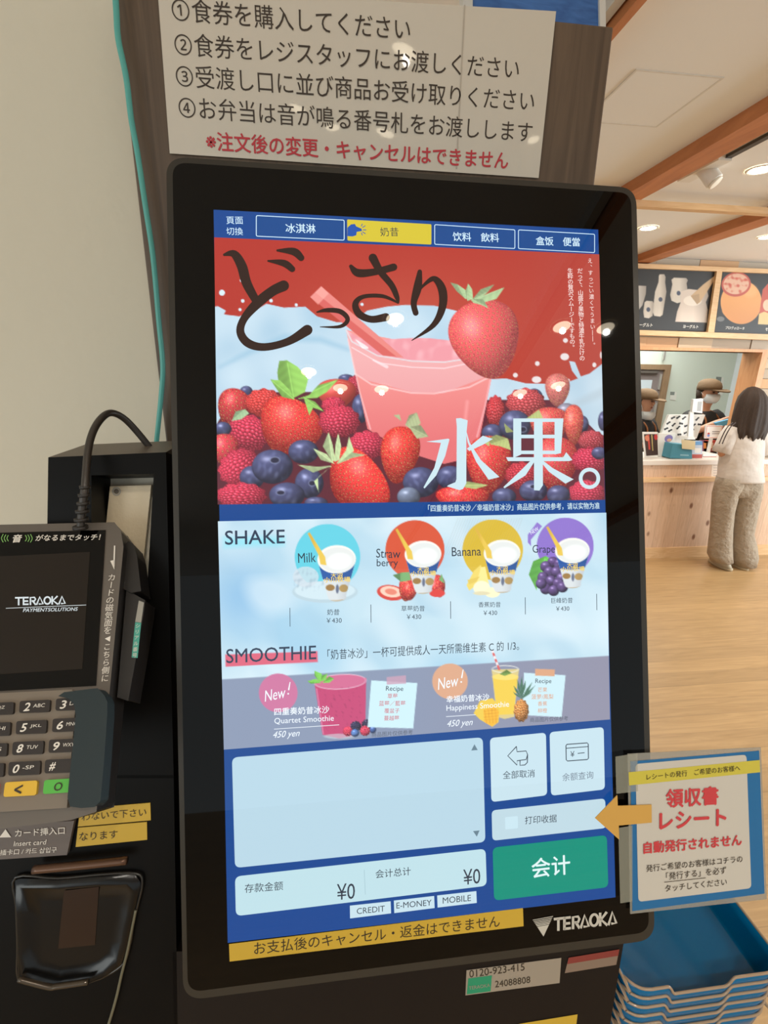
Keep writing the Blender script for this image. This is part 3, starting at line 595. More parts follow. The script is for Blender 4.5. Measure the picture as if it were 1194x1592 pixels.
b.poly(SP, pts(c2, (697, 112), (715, 96), (735, 93), (742, 106), (770, 118), (772, 130), (745, 134), (742, 152), (722, 158), (697, 156)), 0.0007, hn)
for x0, y0, x1, y1 in ((776, 124, 794, 124), (774, 112, 790, 102), (768, 106, 774, 92), (774, 134, 790, 144), (768, 138, 774, 152)): b.stroke(SP, [c2(x0, y0, 4), c2(x1, y1, 4)], 0.0007, hn, cap=False)
b.build('tab', di, label='yellow selected tab with pointing hand')
# ---- menu picture
def menu():
    G = Pic(((338.8, 810.5), (942.6, 797), (948.3, 1118.5), (348, 1165.5)), 480, 268)
    n = G.noise(0.02, 2); G.C[:] = (184, 210, 222); G.blend(np.clip(n * 1.8 + 0.1, 0, 1) * 0.8, (150, 192, 216)); G.blend(np.clip(-G.noise(0.028, 5) * 1.8, 0, 1) * 0.9, (204, 222, 230))
    G.blend(np.exp(-(((G.X - 372) / 55) ** 2 + ((G.Y - 925) / 62) ** 2)) * 0.75, (124, 172, 210)); G.blend(np.clip(G.noise(0.06, 11) * 2.2 - 0.1, 0, 1) * 0.35, (150, 186, 208)); G.blend(np.clip(-G.noise(0.045, 21) * 2.0, 0, 1) * 0.5, (214, 226, 232))
    def disc(c, x, y, r, col): G.blend(G.ell(*c(x, y), r / (3.852 if c is c4 else 3.618), r / (3.852 if c is c4 else 3.618)), col)
    disc(c4, 690, 330, 196, (96, 196, 214)); disc(c5, 55, 270, 166, (204, 84, 58)); disc(c5, 492, 270, 170, (206, 176, 58)); disc(c5, 900, 250, 160, (136, 112, 194))
    for k in range(26): G.blend(G.line([(712 + k * 4, 806), (690 + k * 4, 862)], 0.9) * 0.18, (150, 140, 120))
    a = G.ell(*c4(675, 540), 51, 17); G.blend(a, (176, 198, 208)); G.blend(G.ell(*c4(675, 532), 47, 14), (196, 216, 224)); G.blend(G.ell(*c4(560, 450), 20, 16) * 0.8, (196, 208, 216)); G.blend(np.clip(G.noise(0.5, 3), 0, 1) * G.ell(*c4(580, 470), 26, 18), (140, 160, 176))
    for x, y, rx, ry, ro in ((1070, 545, 84, 46, 0.15),): G.blend(G.ell(*c4(x, y), rx / 3.85, ry / 3.85, ro), (202, 70, 60)); G.blend(G.ell(*c4(x, y - 6), rx / 5, ry / 5.4, ro), (238, 196, 176)); G.blend(G.ell(*c4(x, y - 6), rx / 9, ry / 10, ro), (220, 130, 110))
    G.strawberry(*c4(1170, 520), 13, 20, 0.2, (206, 62, 54), 5); G.leaf([c4(*p) for p in ((1130, 480), (1080, 440), (1130, 425), (1180, 420), (1190, 470))], (104, 148, 96)); G.strawberry(*c5(25, 500), 11, 15, 0, (206, 60, 54), 5); G.strawberry(*c5(180, 475), 12, 18, -0.3, (204, 60, 58), 5); G.leaf([c5(*p) for p in ((190, 440), (205, 405), (222, 460))], (104, 148, 96)); G.blend(G.ell(*c5(180, 515), 12, 6), (210, 66, 60))
    for P_, col in ((((345, 470), (385, 390), (425, 355), (440, 400), (400, 470), (360, 500)), (226, 204, 104)), (((400, 465), (425, 370), (450, 365), (470, 460)), (238, 220, 140)), (((350, 440), (420, 420), (400, 450), (360, 465)), (216, 190, 90))): G.blend(G.poly([c5(*p) for p in P_]), col)
    G.blend(G.ell(*c5(430, 485), 13, 11), (236, 230, 196)); G.blend(G.ell(*c5(490, 510), 12, 8), (240, 232, 190)); G.blend(G.ell(*c5(430, 515), 13, 3), (214, 206, 170))
    G.leaf([c5(*p) for p in ((740, 500), (695, 410), (720, 335), (790, 305), (830, 330), (780, 420), (745, 440))], (104, 182, 82))
    for x, y in ((830, 340), (865, 350), (790, 365), (810, 395), (850, 395), (880, 430), (775, 425), (820, 445), (860, 460), (790, 490), (765, 460), (835, 500), (885, 480)): G.blueberry(*c5(x, y), 8.6, 8.6, None, (84, 64, 108))
    def cup(cx, cy, k):
        r = G.poly([(cx - 29 * k, cy + 4 * k), (cx + 30 * k, cy), (cx + 13 * k, cy + 62 * k), (cx - 10 * k, cy + 63 * k), (cx - 14 * k, cy + 58 * k)]); r = np.maximum(r, G.ell(cx + 1 * k, cy + 59 * k, 14 * k, 6 * k, -0.06)); G.blend(r, (206, 212, 214))
        band = ((G.Y - cy) + (G.X - cx) * 0.05 - 6 * np.cos((G.X - cx) / (30 * k) * 1.4) * k); G.blend(r * np.clip(27 * k - band + 0.5, 0, 1), (38, 84, 154)); G.blend(r * np.clip(band - 57 * k, 0, 1) * 0.7, (170, 140, 90))
        G.blend(G.ell(cx - 10 * k, cy + 44 * k, 7 * k, 5 * k) * r, (150, 116, 66)); G.blend(G.ell(cx + 11 * k, cy + 45 * k, 7 * k, 6 * k) * r, (176, 144, 84)); G.blend(G.ell(cx + 1 * k, cy + 46 * k, 2.5 * k, 7 * k) * r, (100, 108, 130))
        G.blend(r * np.clip((G.X - cx) / (30 * k), 0, 1) * 0.25, (60, 70, 90)); G.blend(G.ell(cx, cy, 30 * k, 22 * k, -0.05), (232, 232, 226)); G.blend(G.ell(cx + 1, cy + 1, 27.5 * k, 19.5 * k, -0.05), (218, 222, 220)); G.blend(G.ell(cx + 4 * k, cy + 3 * k, 18 * k, 12 * k, -0.1, 5), (238, 241, 240))
        s = G.poly([(cx - 45 * k, cy - 40 * k), (cx - 42 * k, cy - 42 * k), (cx - 18 * k, cy - 4 * k), (cx - 16 * k, cy + 9 * k), (cx - 25 * k, cy + 8 * k), (cx - 28 * k, cy - 6 * k)]); G.blend(s, (222, 190, 84)); G.blend(s * np.clip(-(G.X - cx + 30 * k) / 8, 0, 1) * 0.4, (186, 140, 50))
    cup(523.4, 869.6, 1.0); cup(657.6, 861.5, 0.95); cup(780.6, 860, 0.95); cup(889.8, 856, 0.9)
    gb = G.poly([(330, 1057), (344, 1056.4), (945.4, 1019.8), (960, 1019), (960, 1180), (330, 1180)]); G.blend(gb, (130, 142, 166)); G.blend(gb * np.clip((G.X - 600) / 350, 0, 1) * 0.6, (140, 130, 146))
    G.blend(G.poly([c4(*p) for p in ((78, 915), (630, 895), (632, 960), (80, 988))]), (206, 96, 118)); G.blend(G.poly([c4(*p) for p in ((70, 215), (430, 210), (430, 262), (70, 275))], 10) * 0.7, (130, 214, 228))
    disc(c4, 395, 1145, 116, (192, 112, 150)); disc(c5, 252, 1010, 100, (206, 158, 128))
    # purple smoothie
    G.blend(G.poly([c4(*p) for p in ((612, 1085), (922, 1055), (918, 1300), (860, 1400), (760, 1418), (660, 1395))]), (186, 70, 112)); G.blend(G.ell(*c4(767, 1078), 40, 11.5, -0.06), (198, 104, 140)); G.blend(np.clip(G.noise(0.6, 8) - 0.2, 0, 1) * G.poly([c4(*p) for p in ((640, 1120), (910, 1100), (900, 1380), (670, 1390))]), (130, 50, 84))
    G.blend((G.ell(*c4(767, 1078), 40.5, 12, -0.06) - G.ell(*c4(767, 1078), 39, 10.6, -0.06)) * 0.8, (220, 190, 206)); G.blend(G.line([c4(625, 1120), c4(665, 1390)], 1.5) * 0.6, (220, 160, 190)); G.blend(G.ell(*c4(760, 1405), 24, 4) * 0.6, (190, 200, 204))
    for P_ in (((640, 1080), (612, 1040), (612, 1012), (655, 1030), (660, 1075)), ((650, 1085), (590, 1090), (570, 1075), (620, 1060)), ((660, 1085), (700, 1045), (730, 1060), (700, 1085)), ((650, 1075), (655, 1040), (690, 1030), (680, 1070))): G.leaf([c4(*p) for p in P_], (112, 178, 78))
    G.raspberry(*c4(860, 1345), 8.5, 8, 0, (60, 56, 84), 3); G.raspberry(*c4(930, 1335), 9, 8.5, 0, (58, 54, 80), 3); G.raspberry(*c4(812, 1375), 7.5, 7.5, 0, (214, 70, 96), 3); G.raspberry(*c4(915, 1372), 8, 8, 0, (216, 74, 100), 3); G.blueberry(*c4(855, 1385), 6.5, 6, None, (76, 106, 160)); G.blueberry(*c4(962, 1365), 5, 6, None, (70, 96, 150))
    # recipe notes
    G.blend(G.poly([c4(*p) for p in ((952, 1072), (1270, 1085), (1243, 1350), (930, 1345))]) if False else G.poly([c4(952, 1070), c5(68, 1020), c5(45, 1275), c4(930, 1350)]), (192, 222, 230)); G.blend(G.poly([c4(1045, 1050), c4(1160, 1040), c4(1160, 1090), c4(1045, 1095)]) * 0.8, (190, 150, 170))
    G.blend(G.poly([c5(*p) for p in ((668, 962), (902, 976), (880, 1212), (660, 1200))]), (192, 220, 228)); G.blend(G.poly([c5(*p) for p in ((732, 940), (842, 944), (840, 982), (730, 978))]), (206, 156, 122))
    # yellow smoothie, mango, pineapple
    G.blend(G.poly([c5(*p) for p in ((486, 945), (640, 940), (612, 1210), (560, 1222), (515, 1210))]), (206, 190, 130)); G.blend(G.poly([c5(*p) for p in ((492, 990), (634, 985), (610, 1195), (520, 1200))]), (226, 194, 76)); G.blend(G.ell(*c5(562, 985), 20, 5), (232, 208, 110)); G.blend(G.ell(*c5(563, 942), 21, 6) - G.ell(*c5(563, 942), 19.5, 4.8), (222, 224, 216)); G.leaf([c5(530, 970), c5(570, 945), c5(600, 965), c5(560, 980)], (110, 140, 70))
    for k in range(6): t0, t1_ = k / 6, (k + 1) / 6; G.blend(G.line([c5(490 + 38 * t0, 838 + 104 * t0), c5(490 + 38 * t1_, 838 + 104 * t1_)], 3.4), ((206, 96, 96) if k % 2 else (226, 220, 222)))
    G.blend(G.poly([c5(*p) for p in ((385, 1190), (420, 1120), (490, 1105), (530, 1150), (525, 1240), (490, 1266), (420, 1225))]), (224, 192, 76)); G.blend(G.poly([c5(*p) for p in ((440, 1170), (500, 1150), (528, 1180), (520, 1240), (488, 1264), (445, 1240))]), (232, 176, 56))
    for k in range(4): G.blend(G.line([c5(446 + 20 * k, 1170 - 5 * k), c5(458 + 18 * k, 1246)], 0.8) * 0.6, (190, 130, 40)); G.blend(G.line([c5(444, 1180 + 16 * k), c5(524, 1168 + 18 * k)], 0.8) * 0.6, (190, 130, 40))
    for dx, dy in ((-45, -75), (-25, -110), (0, -130), (22, -105), (48, -70), (60, -95), (-48, -40), (58, -45), (75, -75)): G.leaf([c5(655, 1110), c5(655 + dx * 0.6 - 8, 1110 + dy * 0.6), c5(655 + dx, 1110 + dy), c5(655 + dx * 0.6 + 8, 1110 + dy * 0.6)], (74, 112, 92), False)
    G.raspberry(*c5(653, 1175), 11.5, 17.5, 0, (206, 138, 74), 3.6)
    # ribbon
    G.blend(G.poly([c5(*p) for p in ((690, 185), (742, 115), (770, 138), (706, 215), (708, 250), (690, 230))]), (138, 116, 196))
    return G
me_ = menu().build(SP, 0.0005, 'menu_picture', di, LIT)
# ---- menu lettering
b = MB(); w6 = 0.0008; wh_ = E((226, 234, 240)); gold = E((224, 196, 96)); rd = E((190, 80, 90)); og = E((206, 140, 96)); gy = E((84, 92, 104))
T = lambda body, p0, p1, m=dk, **k: b.text(SP, body, p0, p1, w6, m, **k)
T('SHAKE', c4(77, 216), c4(434, 208), dkb, bold=0.010); T('SMOOTHIE', c4(84, 925), c4(622, 902), dkb, bold=0.004, hpx=22)
T('Milk', c4(514, 338), c4(620, 332), hpx=15); T('Straw', c4(982, 308), c4(1126, 312), hpx=14); T('berry', c4(985, 372), c4(1112, 372), hpx=15); T('Banana', c5(262, 282), c5(426, 278), hpx=14); T('Grape', c5(716, 272), c5(842, 272), hpx=16)
for nm, p0, p1, q0, q1 in (('奶昔', c4(688, 661), c4(762, 661), c4(684, 712), c4(775, 710)), ('草莓奶昔', c4(1132, 640), c5(110, 600), c5(8, 648), c5(90, 646)), ('香蕉奶昔', c5(412, 579), c5(537, 578), c5(440, 626), c5(517, 624)), ('巨峰奶昔', c5(822, 556), c5(942, 554), c5(848, 602), c5(923, 600))):
    T(nm, p0, p1); T('￥430', q0, q1)
for c, x, y0, y1 in ((c4, 465, 636, 748), (c4, 950, 616, 724), (c5, 255, 560, 658), (c5, 675, 538, 634), (c5, 1077, 518, 610)): b.stroke(SP, [c(x, y0) + (0.9,), c(x + 1, y1) + (0.9,)], w6, dk, cap=False)
T('「奶昔冰沙」一杯可提供成人一天所需维生素 C 的 1/3。', c4(690, 916), c5(640, 808), hpx=16)
for c, x0, y0, x1, y1 in ((c4, 310, 1166, 440, 1140), (c5, 180, 1028, 300, 1004)): T('New', c(x0, y0), c(x1, y1), wh_, shear=0.3, hs=1.5, bold=-0.004); b.stroke(SP, [c(x1 + 26, y1 - 60) + (1.2,), c(x1 + 18, y1 - 15) + (2.2,)], w6, wh_); b.disc(SP, *c(x1 + 15, y1 + 10), 1.3, w6, wh_, 10)
T('四重奏奶昔冰沙', c4(372, 1258), c4(700, 1244), wh_, bold=0.008); T('Quartet Smoothie', c4(372, 1316), c4(728, 1298), wh_); T('450 yen', c4(364, 1402), c4(524, 1390), wh_, shear=0.35, hs=1.1, bold=-0.006)
T('幸福奶昔冰沙', c5(232, 1112), c5(472, 1098), wh_, bold=0.008); T('Happiness Smoothie', c5(232, 1166), c5(584, 1142), wh_); T('450 yen', c5(236, 1254), c5(380, 1244), wh_, shear=0.35, hs=1.1, bold=-0.006)
b.stroke(SP, [c4(370, 1362) + (0.8,), c4(760, 1336) + (0.8,)], w6, wh_, cap=False); b.stroke(SP, [c5(230, 1209) + (0.8,), c5(395, 1198) + (0.8,)], w6, wh_, cap=False)
T('Recipe', c4(1040, 1122), c4(1144, 1124)); T('Recipe', c5(732, 1012), c5(822, 1012))
for i, s in enumerate(('草莓', '蓝莓／藍莓', '覆盆子', '蔓越莓')): hw = 15 * len(s) + (0 if len(s) < 5 else 4); T(s, c4(1080 - hw - 6 * i / 3, 1164 + 44 * i), c4(1080 + hw - 6 * i / 3, 1163 + 44 * i), rd)
for i, s in enumerate(('芒果', '菠萝/鳳梨', '香蕉', '柳橙')): hw = 12 * len(s) + 2; T(s, c5(772 - hw, 1058 + 39 * i), c5(772 + hw, 1057 + 39 * i), og)
T('商品图片仅供参考', c4(955, 1396), c5(42, 1296), gy); T('商品图片仅供参考', c5(702, 1228), c5(916, 1218), gy); T('NEW', c5(704, 176), c5(748, 150), wh_, hpx=6)
for cx, cy, k in ((523.4, 869.6, 1.0), (657.6, 861.5, 0.95), (780.6, 860, 0.95), (889.8, 856, 0.9)):
    b.text(SP, '大沼', (cx - 9 * k, cy + 25 * k), (cx + 9 * k, cy + 25 * k), w6, gold, bold=0.02, hpx=7 * k); b.text(SP, '小川牧場', (cx - 20 * k, cy + 32 * k), (cx + 21 * k, cy + 31 * k), w6, gold, bold=0.02, hpx=8 * k)
b.build('menu_lettering', di)
# ---- buttons and panels
pw = E((184, 208, 218)); pw2 = E((170, 198, 212)); gr = E((0, 132, 112)); arrow_g = E((96, 120, 134))
b = MB().rr(SP, (c6(85, 160), c6(1168, 73), c6(1179, 525), c6(98, 637)), 0.005, 0.0005, pw2)
b.poly(SP, pts(c6, (1118, 130), (1132, 103), (1146, 128)), 0.0007, arrow_g).poly(SP, pts(c6, (1126, 478), (1154, 475), (1142, 502)), 0.0007, arrow_g); b.build('order_list_panel', di)
b = MB().rr(SP, (c6(98, 674), c6(1180, 554), c6(1185, 714), c6(102, 845)), 0.005, 0.0005, E((176, 206, 214)))
b.text(SP, '存款金额', c6(140, 726), c6(306, 713), 0.0007, dk).text(SP, '会计总计', c6(705, 664), c6(857, 650), 0.0007, dk).text(SP, '¥0', c6(538, 742), c6(616, 735), 0.0007, dk, hs=1.25).text(SP, '¥0', c6(1084, 678), c6(1157, 670), 0.0007, dk, hs=1.25)
b.stroke(SP, [c6(656, 645) + (0.8,), c6(661, 752) + (0.8,)], 0.0007, E((150, 180, 190)), cap=False); b.build('amount_panel', di)
for quad, body, p0, p1 in (((c6(594, 800), c6(770, 781), c6(772, 833), c6(595, 855)), 'CREDIT', c6(624, 824), c6(745, 812)), ((c6(784, 778), c6(958, 758), c6(960, 810), c6(786, 832)), 'E-MONEY', c6(795, 800), c6(947, 786)), ((c6(971, 756), c6(1140, 737), c6(1142, 788), c6(973, 808)), 'MOBILE', c6(995, 778), c6(1117, 766))):
    MB().poly(SP, quad, 0.0005, pw).text(SP, body, p0, p1, 0.0007, dk).build('payment_badge', di)
ln = lambda b, P, t, m, c=c7: b.stroke(SP, [c(x, y) + (t,) for x, y in P], 0.0007, m, smooth=False, cap=True)
b = MB().rr(SP, (c7(57, 72), c7(286, 50), c7(291, 306), c7(63, 334)), 0.004, 0.0005, pw).text(SP, '全部取消', c7(110, 224), c7(240, 216), 0.0007, dk)
ln(b, ((165, 107), (130, 145), (168, 183), (168, 165), (205, 160), (211, 140), (205, 125), (168, 128), (165, 107)), 1.4, dk); ln(b, ((180, 163), (180, 184), (200, 182), (210, 172), (211, 140)), 1.4, dk); b.build('button', di)
b = MB().rr(SP, (c7(301, 48), c7(522, 27), c7(527, 282), c7(307, 308)), 0.004, 0.0005, pw).text(SP, '余额查询', c7(353, 233), c7(480, 222), 0.0007, E((104, 116, 130)))
ln(b, ((372, 98), (455, 92), (459, 97), (460, 155), (455, 160), (374, 166), (369, 161), (368, 103), (372, 98)), 1.4, dk); ln(b, ((368, 114), (459, 107)), 1.2, dk); b.text(SP, '¥', c7(386, 138), c7(403, 137), 0.0007, dk); ln(b, ((416, 135), (444, 132)), 1.2, dk); b.build('button', di)
MB().rr(SP, (c7(64, 368), c7(528, 319), c7(533, 440), c7(67, 492)), 0.004, 0.0005, E((176, 200, 210))).rr(SP, (c7(119, 396), c7(171, 391), c7(172, 441), c7(120, 446)), 0.001, 0.0006, E((186, 212, 222))).text(SP, '打印收据', c7(200, 409), c7(330, 400), 0.0007, dk).build('button', di)
MB().rr(SP, (c7(68, 520), c7(535, 469), c7(541, 682), c7(74, 737)), 0.005, 0.0005, gr).text(SP, '会计', c7(228, 606), c7(384, 588), 0.0007, E((206, 226, 226)), bold=0.012).build('button', di, label='green checkout button')
# ---- maker's logo and the yellow warning tape on the bezel
silver = M((176, 170, 158), 0.4, spec=0.5)
b = MB()
tl, tr_, tp = (828, 1430), (860, 1424), (845, 1456)
for i in range(9):
    t0 = i / 12.0; t1_ = t0 + 0.035 + 0.006 * i
    L0 = lambda t: (tl[0] + (tp[0] - tl[0]) * t, tl[1] + (tp[1] - tl[1]) * t); R0 = lambda t: (tr_[0] + (tp[0] - tr_[0]) * t, tr_[1] + (tp[1] - tr_[1]) * t)
    if i < 5: b.poly(SP, (L0(t0), R0(t0), R0(t1_), L0(t1_)), 0.0006, silver)
b.poly(SP, (L0(0.42), R0(0.42), tp), 0.0006, silver)
def teraoka(b, pl, p0, p1, h, w, m):
    n = 7; adv = [0, 0.135, 0.265, 0.405, 0.545, 0.70, 0.845, 1.0]
    P = lambda t, y: (p0[0] + (p1[0] - p0[0]) * t, p0[1] + (p1[1] - p0[1]) * t - y * h)
    st = h * 0.19
    def s(*q): b.stroke(pl, [P(t, y) + (st,) for t, y in q], w, m, smooth=False, cap=False)
    s((0, 0.9), (0.15, 0.9)); s((0.072, 0.9), (0.072, 0)); s((0.16, 0.9), (0.27, 0.9)); s((0.16, 0.48), (0.26, 0.48)); s((0.16, 0.1), (0.27, 0.1)); s((0.168, 1.0), (0.168, 0))
    s((0.305, 0), (0.305, 0.9), (0.385, 0.9), (0.405, 0.7), (0.385, 0.48), (0.33, 0.48)); s((0.35, 0.48), (0.41, 0.0)); s((0.425, 0), (0.49, 0.95), (0.555, 0.1), (0.47, 0.1))
    k = [(0.64 + 0.062 * math.cos(a), 0.5 + 0.42 * math.sin(a)) for a in np.linspace(0, 2 * math.pi, 19)]; s(*k)
    s((0.735, 1.0), (0.735, 0)); s((0.84, 1.0), (0.75, 0.48), (0.85, 0.0)); s((0.865, 0), (0.93, 0.95), (0.99, 0.1), (0.91, 0.1))
teraoka(b, SP, (861, 1448), (959, 1437), 21, 0.0006, silver); b.build('maker_logo', ki)
ytape = M((182, 148, 46), 0.45); blk = M((44, 34, 20), 0.5)
MB().prism(SP, ((356, 1468), (813, 1412), (814, 1440), (357, 1495)), 0.0003, 0.0006, ytape).text(SP, 'お支払後のキャンセル・返金はできません', (395, 1475), (777, 1432), 0.0008, blk).build('warning_tape', ki)
# ---- lower cabinet, labels, pedestal
LP = Plane(SP.P(0, 0, -0.03), (1, 0, 0), (0, 0.29617, 0.955135))
lo = MB().prism(LP, ((268, 1480), (974, 1440), (927, 1720), (275, 1760)), -0.06, 0.0, m_body).build('lower_cabinet', ki, bevel=0.003)
wl = M((140, 128, 112), 0.5)
c10 = crop(640, 1420, 3.731)
MB().poly(LP, pts(c10, (318, 330), (868, 258), (858, 404), (312, 476)), 0.0004, wl).text(LP, '0120-923-415', c10(335, 352), c10(655, 310), 0.0007, blk).poly(LP, pts(c10, (328, 378), (466, 360), (458, 452), (320, 470)), 0.0006, M((30, 128, 90), 0.5)).text(LP, 'TERAOKA', c10(332, 434), c10(454, 416), 0.0008, wl).text(LP, '24088808', c10(484, 412), c10(688, 384), 0.0007, blk).build('service_label', lo)
MB().poly(LP, ((884, 1489), (963, 1476), (958, 1500), (878, 1513)), 0.0004, M((120, 100, 84), 0.5)).poly(LP, ((884, 1489), (963, 1476), (961, 1486), (882, 1499)), 0.0006, M((120, 46, 38), 0.5)).build('caution_label', lo)
MB().poly(LP, ((806, 1592), (898, 1577), (892, 1625), (804, 1640)), 0.0004, ytape).build('yellow_label', lo)
MB().box((-0.12, 0.36, 0.0), (0.26, 0.55, 1.06), m_body).build('pedestal', ki)

# ================================================================== PAYMENT UNIT LEFT OF THE SCREEN
pu = thing('payment_unit', (-0.2, 0.42, 0), 'dark brown payment cabinet left of the ticket machine with card slot and tray', 'payment cabinet')
m_unit = M((8, 7, 6), 0.4, spec=0.12); m_black = M((14, 13, 12), 0.2, spec=0.35)
fo = [(75, 711), (258, 703), (270, 1210), (68, 1210)]; fi = [(142, 739), (239, 737), (224, 1000), (142, 1000)]
b = MB()
fw = [LP.uv(*p) for p in fo]; gw = [LP.uv(*p) for p in fi]
for i in range(4):
    j = (i + 1) % 4; b.uvprism(LP, [fw[i], fw[j], gw[j], gw[i]], -0.07, 0.0, m_unit)
b.prism(LP, ((-140, 1205), (270, 1205), (276, 1580), (280, 1760), (-140, 1760)), -0.09, 0.0, m_unit)
A_, B_ = LP.P(*fw[0], 0), LP.P(*fw[1], 0); bk_ = V(0, 0.065, 0.001); dn_ = V(0, 0, -0.012)
b.add([A_, B_, B_ + bk_, A_ + bk_, A_ + dn_, B_ + dn_, B_ + bk_ + dn_, A_ + bk_ + dn_], [[0, 1, 2, 3], [7, 6, 5, 4], [1, 5, 6, 2], [0, 3, 7, 4], [2, 6, 7, 3]], M((92, 80, 68), 0.45))  # lighter top colour stands for light caught on the cabinet's upper face
b.build('cabinet_shell', pu)
BK = Plane(LP.P(0, 0, -0.036), LP.ex, LP.ey)
MB().poly(BK, ((130, 730), (250, 728), (240, 1010), (130, 1010)), 0.0, M((222, 214, 196), 0.7)).build('back_panel', pu)
br_ = MB().prism(LP, ((171, 756), (235, 754), (222, 879), (214, 960), (150, 960)), -0.03, -0.027, bumpy((226, 208, 176), 0.35, 300, 0.05, spec=0.7)).build('bracket_plate', pu)
b = MB(); b.ring(LP, 181, 764, 7, 4.5, -0.0262, silver, 20).disc(LP, 181, 764, 4, -0.0265, M((120, 112, 102), 0.35, 0.6), 16); b.build('screw', br_)
b = MB().prism(LP, pts(t2, (-60, 1345), (510, 1310), (460, 1545), (-60, 1580)), 0.0, 0.004, M((92, 82, 76), 0.5)); lt = M((216, 208, 196), 0.5)
b.poly(LP, pts(t2, (-5, 1425), (38, 1368), (76, 1423)), 0.0046, lt).text(LP, 'カード挿入口', t2(104, 1395), t2(445, 1375), 0.0046, lt, bold=0.008).text(LP, 'Insert card', t2(94, 1468), t2(320, 1455), 0.0046, lt, shear=0.15).text(LP, '插卡口 / 카드 삽입구', t2(2, 1528), t2(390, 1508), 0.0046, lt, shear=0.1); b.build('card_slot_label', pu)
b = MB().prism(LP, pts(t2, (545, 1275), (640, 1220), (1033, 1186), (1037, 1306), (535, 1350)), 0.0, 0.0006, ytape).text(LP, 'わないで下さい', t2(560, 1285), t2(1005, 1250), 0.001, blk); b.build('yellow_label', pu)
b = MB().prism(LP, pts(t2, (535, 1358), (1010, 1318), (1012, 1440), (520, 1490)), 0.0, 0.0006, ytape).text(LP, 'なります', t2(545, 1420), t2(808, 1402), 0.001, blk); b.build('yellow_label', pu)
b = MB().tube([LP.at(*t3(172, 372), 0.008), LP.at(*t3(410, 350), 0.008), LP.at(*t3(655, 324), 0.008)], 0.0032, M((92, 66, 50), 0.3, 0.5), 10); b.build('slot_lip', pu)
# receipt tray: dished plate with a raised glossy rim
rim = [t3(*p) for p in ((82, 410), (85, 560), (92, 760), (95, 930), (170, 962), (255, 985), (360, 972), (462, 950), (560, 910), (640, 850), (672, 750), (690, 640), (706, 570), (735, 440), (700, 390), (520, 395), (300, 415))]
ct = MB(); uo = [LP.uv(*p) for p in rim]; c0 = sum(uo, Vector((0, 0))) / len(uo); n = len(uo)
R0 = [LP.P(p.x, p.y, 0.0015) for p in uo]; R1 = [LP.P(*(c0 + (p - c0) * 0.92), 0.006) for p in uo]; R2 = [LP.P(*(c0 + (p - c0) * 0.80), 0.001) for p in uo]; R3 = [LP.P(*(c0 + (p - c0) * 0.6), 0.0012) for p in uo]
ct.add(R0 + R1 + R2 + R3, [[k * n + i, k * n + (i + 1) % n, (k + 1) * n + (i + 1) % n, (k + 1) * n + i] for k in range(3) for i in range(n)] + [[3 * n + i for i in range(n)]], m_black, True)
ct = ct.build('receipt_tray', pu)
MB().tube([LP.at(x, y, 0.002) for x, y in rim], 0.0011, M((34, 31, 27), 0.2), 8, closed=True, sub=4).build('rim', ct)
MB().tube([LP.at(*t3(*p), 0.008) for p in ((95, 935), (250, 975), (300, 972), (455, 950))], 0.0022, M((72, 62, 50), 0.2, 0.4), 8).build('front_lip', ct)
MB().poly(LP, pts(t3, (330, 480), (510, 460), (490, 760), (300, 780)), 0.0016, M((38, 22, 13), 0.2)).build('sensor_window', ct)
MB().tube([LP.at(*t3(*p), 0.003) for p in ((700, 580), (680, 680), (655, 800), (625, 920), (600, 1030), (560, 1167), (520, 1260))], 0.0012, M((96, 92, 74), 0.25), 8).build('flap_edge', pu)
# ---- payment terminal on its tilted mount
def camdir(*v): return Vector(R @ np.array(v, float))
dn = camdir(-0.10, -0.884, 0.43).normalized(); ax = camdir(0.987, -0.062, 0.137); ax = (ax - dn * ax.dot(dn)).normalized()
o0 = ray(100, 1000); o0 = EYE + o0 * (0.352 / F)
TP = Plane(o0, ax, dn)
te = thing('payment_terminal', TP.at(100, 1000, -0.03), 'grey card payment terminal with keypad mounted left of the ticket machine', 'payment terminal')
m_term = M((92, 84, 76), 0.4); m_dkt = M((34, 31, 29), 0.35)
MB().prism(TP, ((-90, 832), (-60, 817), (178, 812), (188, 826), (192, 850), (168, 1100), (150, 1262), (110, 1275), (-90, 1300)), -0.028, 0.0, m_term, m_dkt).build('body', te, bevel=0.003)
b = MB().prism(TP, ((-70, 830), (164, 824), (149, 1066), (-70, 1078)), 0.0, 0.0008, m_glass); b = b.build('touch_glass', te)
LT2 = E((196, 204, 206)); b = MB()
b.poly(TP, ((-60, 868), (140, 858), (128, 1040), (-60, 1052)), 0.001, M((24, 16, 9), 0.04, spec=0.4)).build('display', te)
b = MB(); teraoka(b, TP, t1(82, 1198), t1(358, 1192), 13, 0.0014, LT2); b.stroke(TP, [t1(32, 1214) + (0.8,), t1(470, 1196) + (0.8,)], 0.0014, LT2, cap=False).text(TP, 'PAYMENTSOLUTIONS', t1(128, 1225), t1(424, 1218), 0.0014, LT2, bold=0.006); b.build('display_lettering', te)
b = MB().text(TP, '音', t1(70, 834), t1(118, 832), 0.0012, lt, bold=0.03).text(TP, 'がなるまでタッチ！', t1(196, 830), t1(548, 825), 0.0012, lt, bold=0.02)
gn = M((120, 170, 90), 0.5)
for k in range(3):
    for sx, x0 in ((-1, 46), (1, 138)):
        b.stroke(TP, [t1(x0 + sx * k * 14, 815 - 3 * k) + (1.3,), t1(x0 + sx * (k * 14 + 8 + k), 832) + (1.3,), t1(x0 + sx * k * 14, 848 + 3 * k) + (1.3,)], 0.0012, gn, cap=False)
b.build('touch_lettering', te)
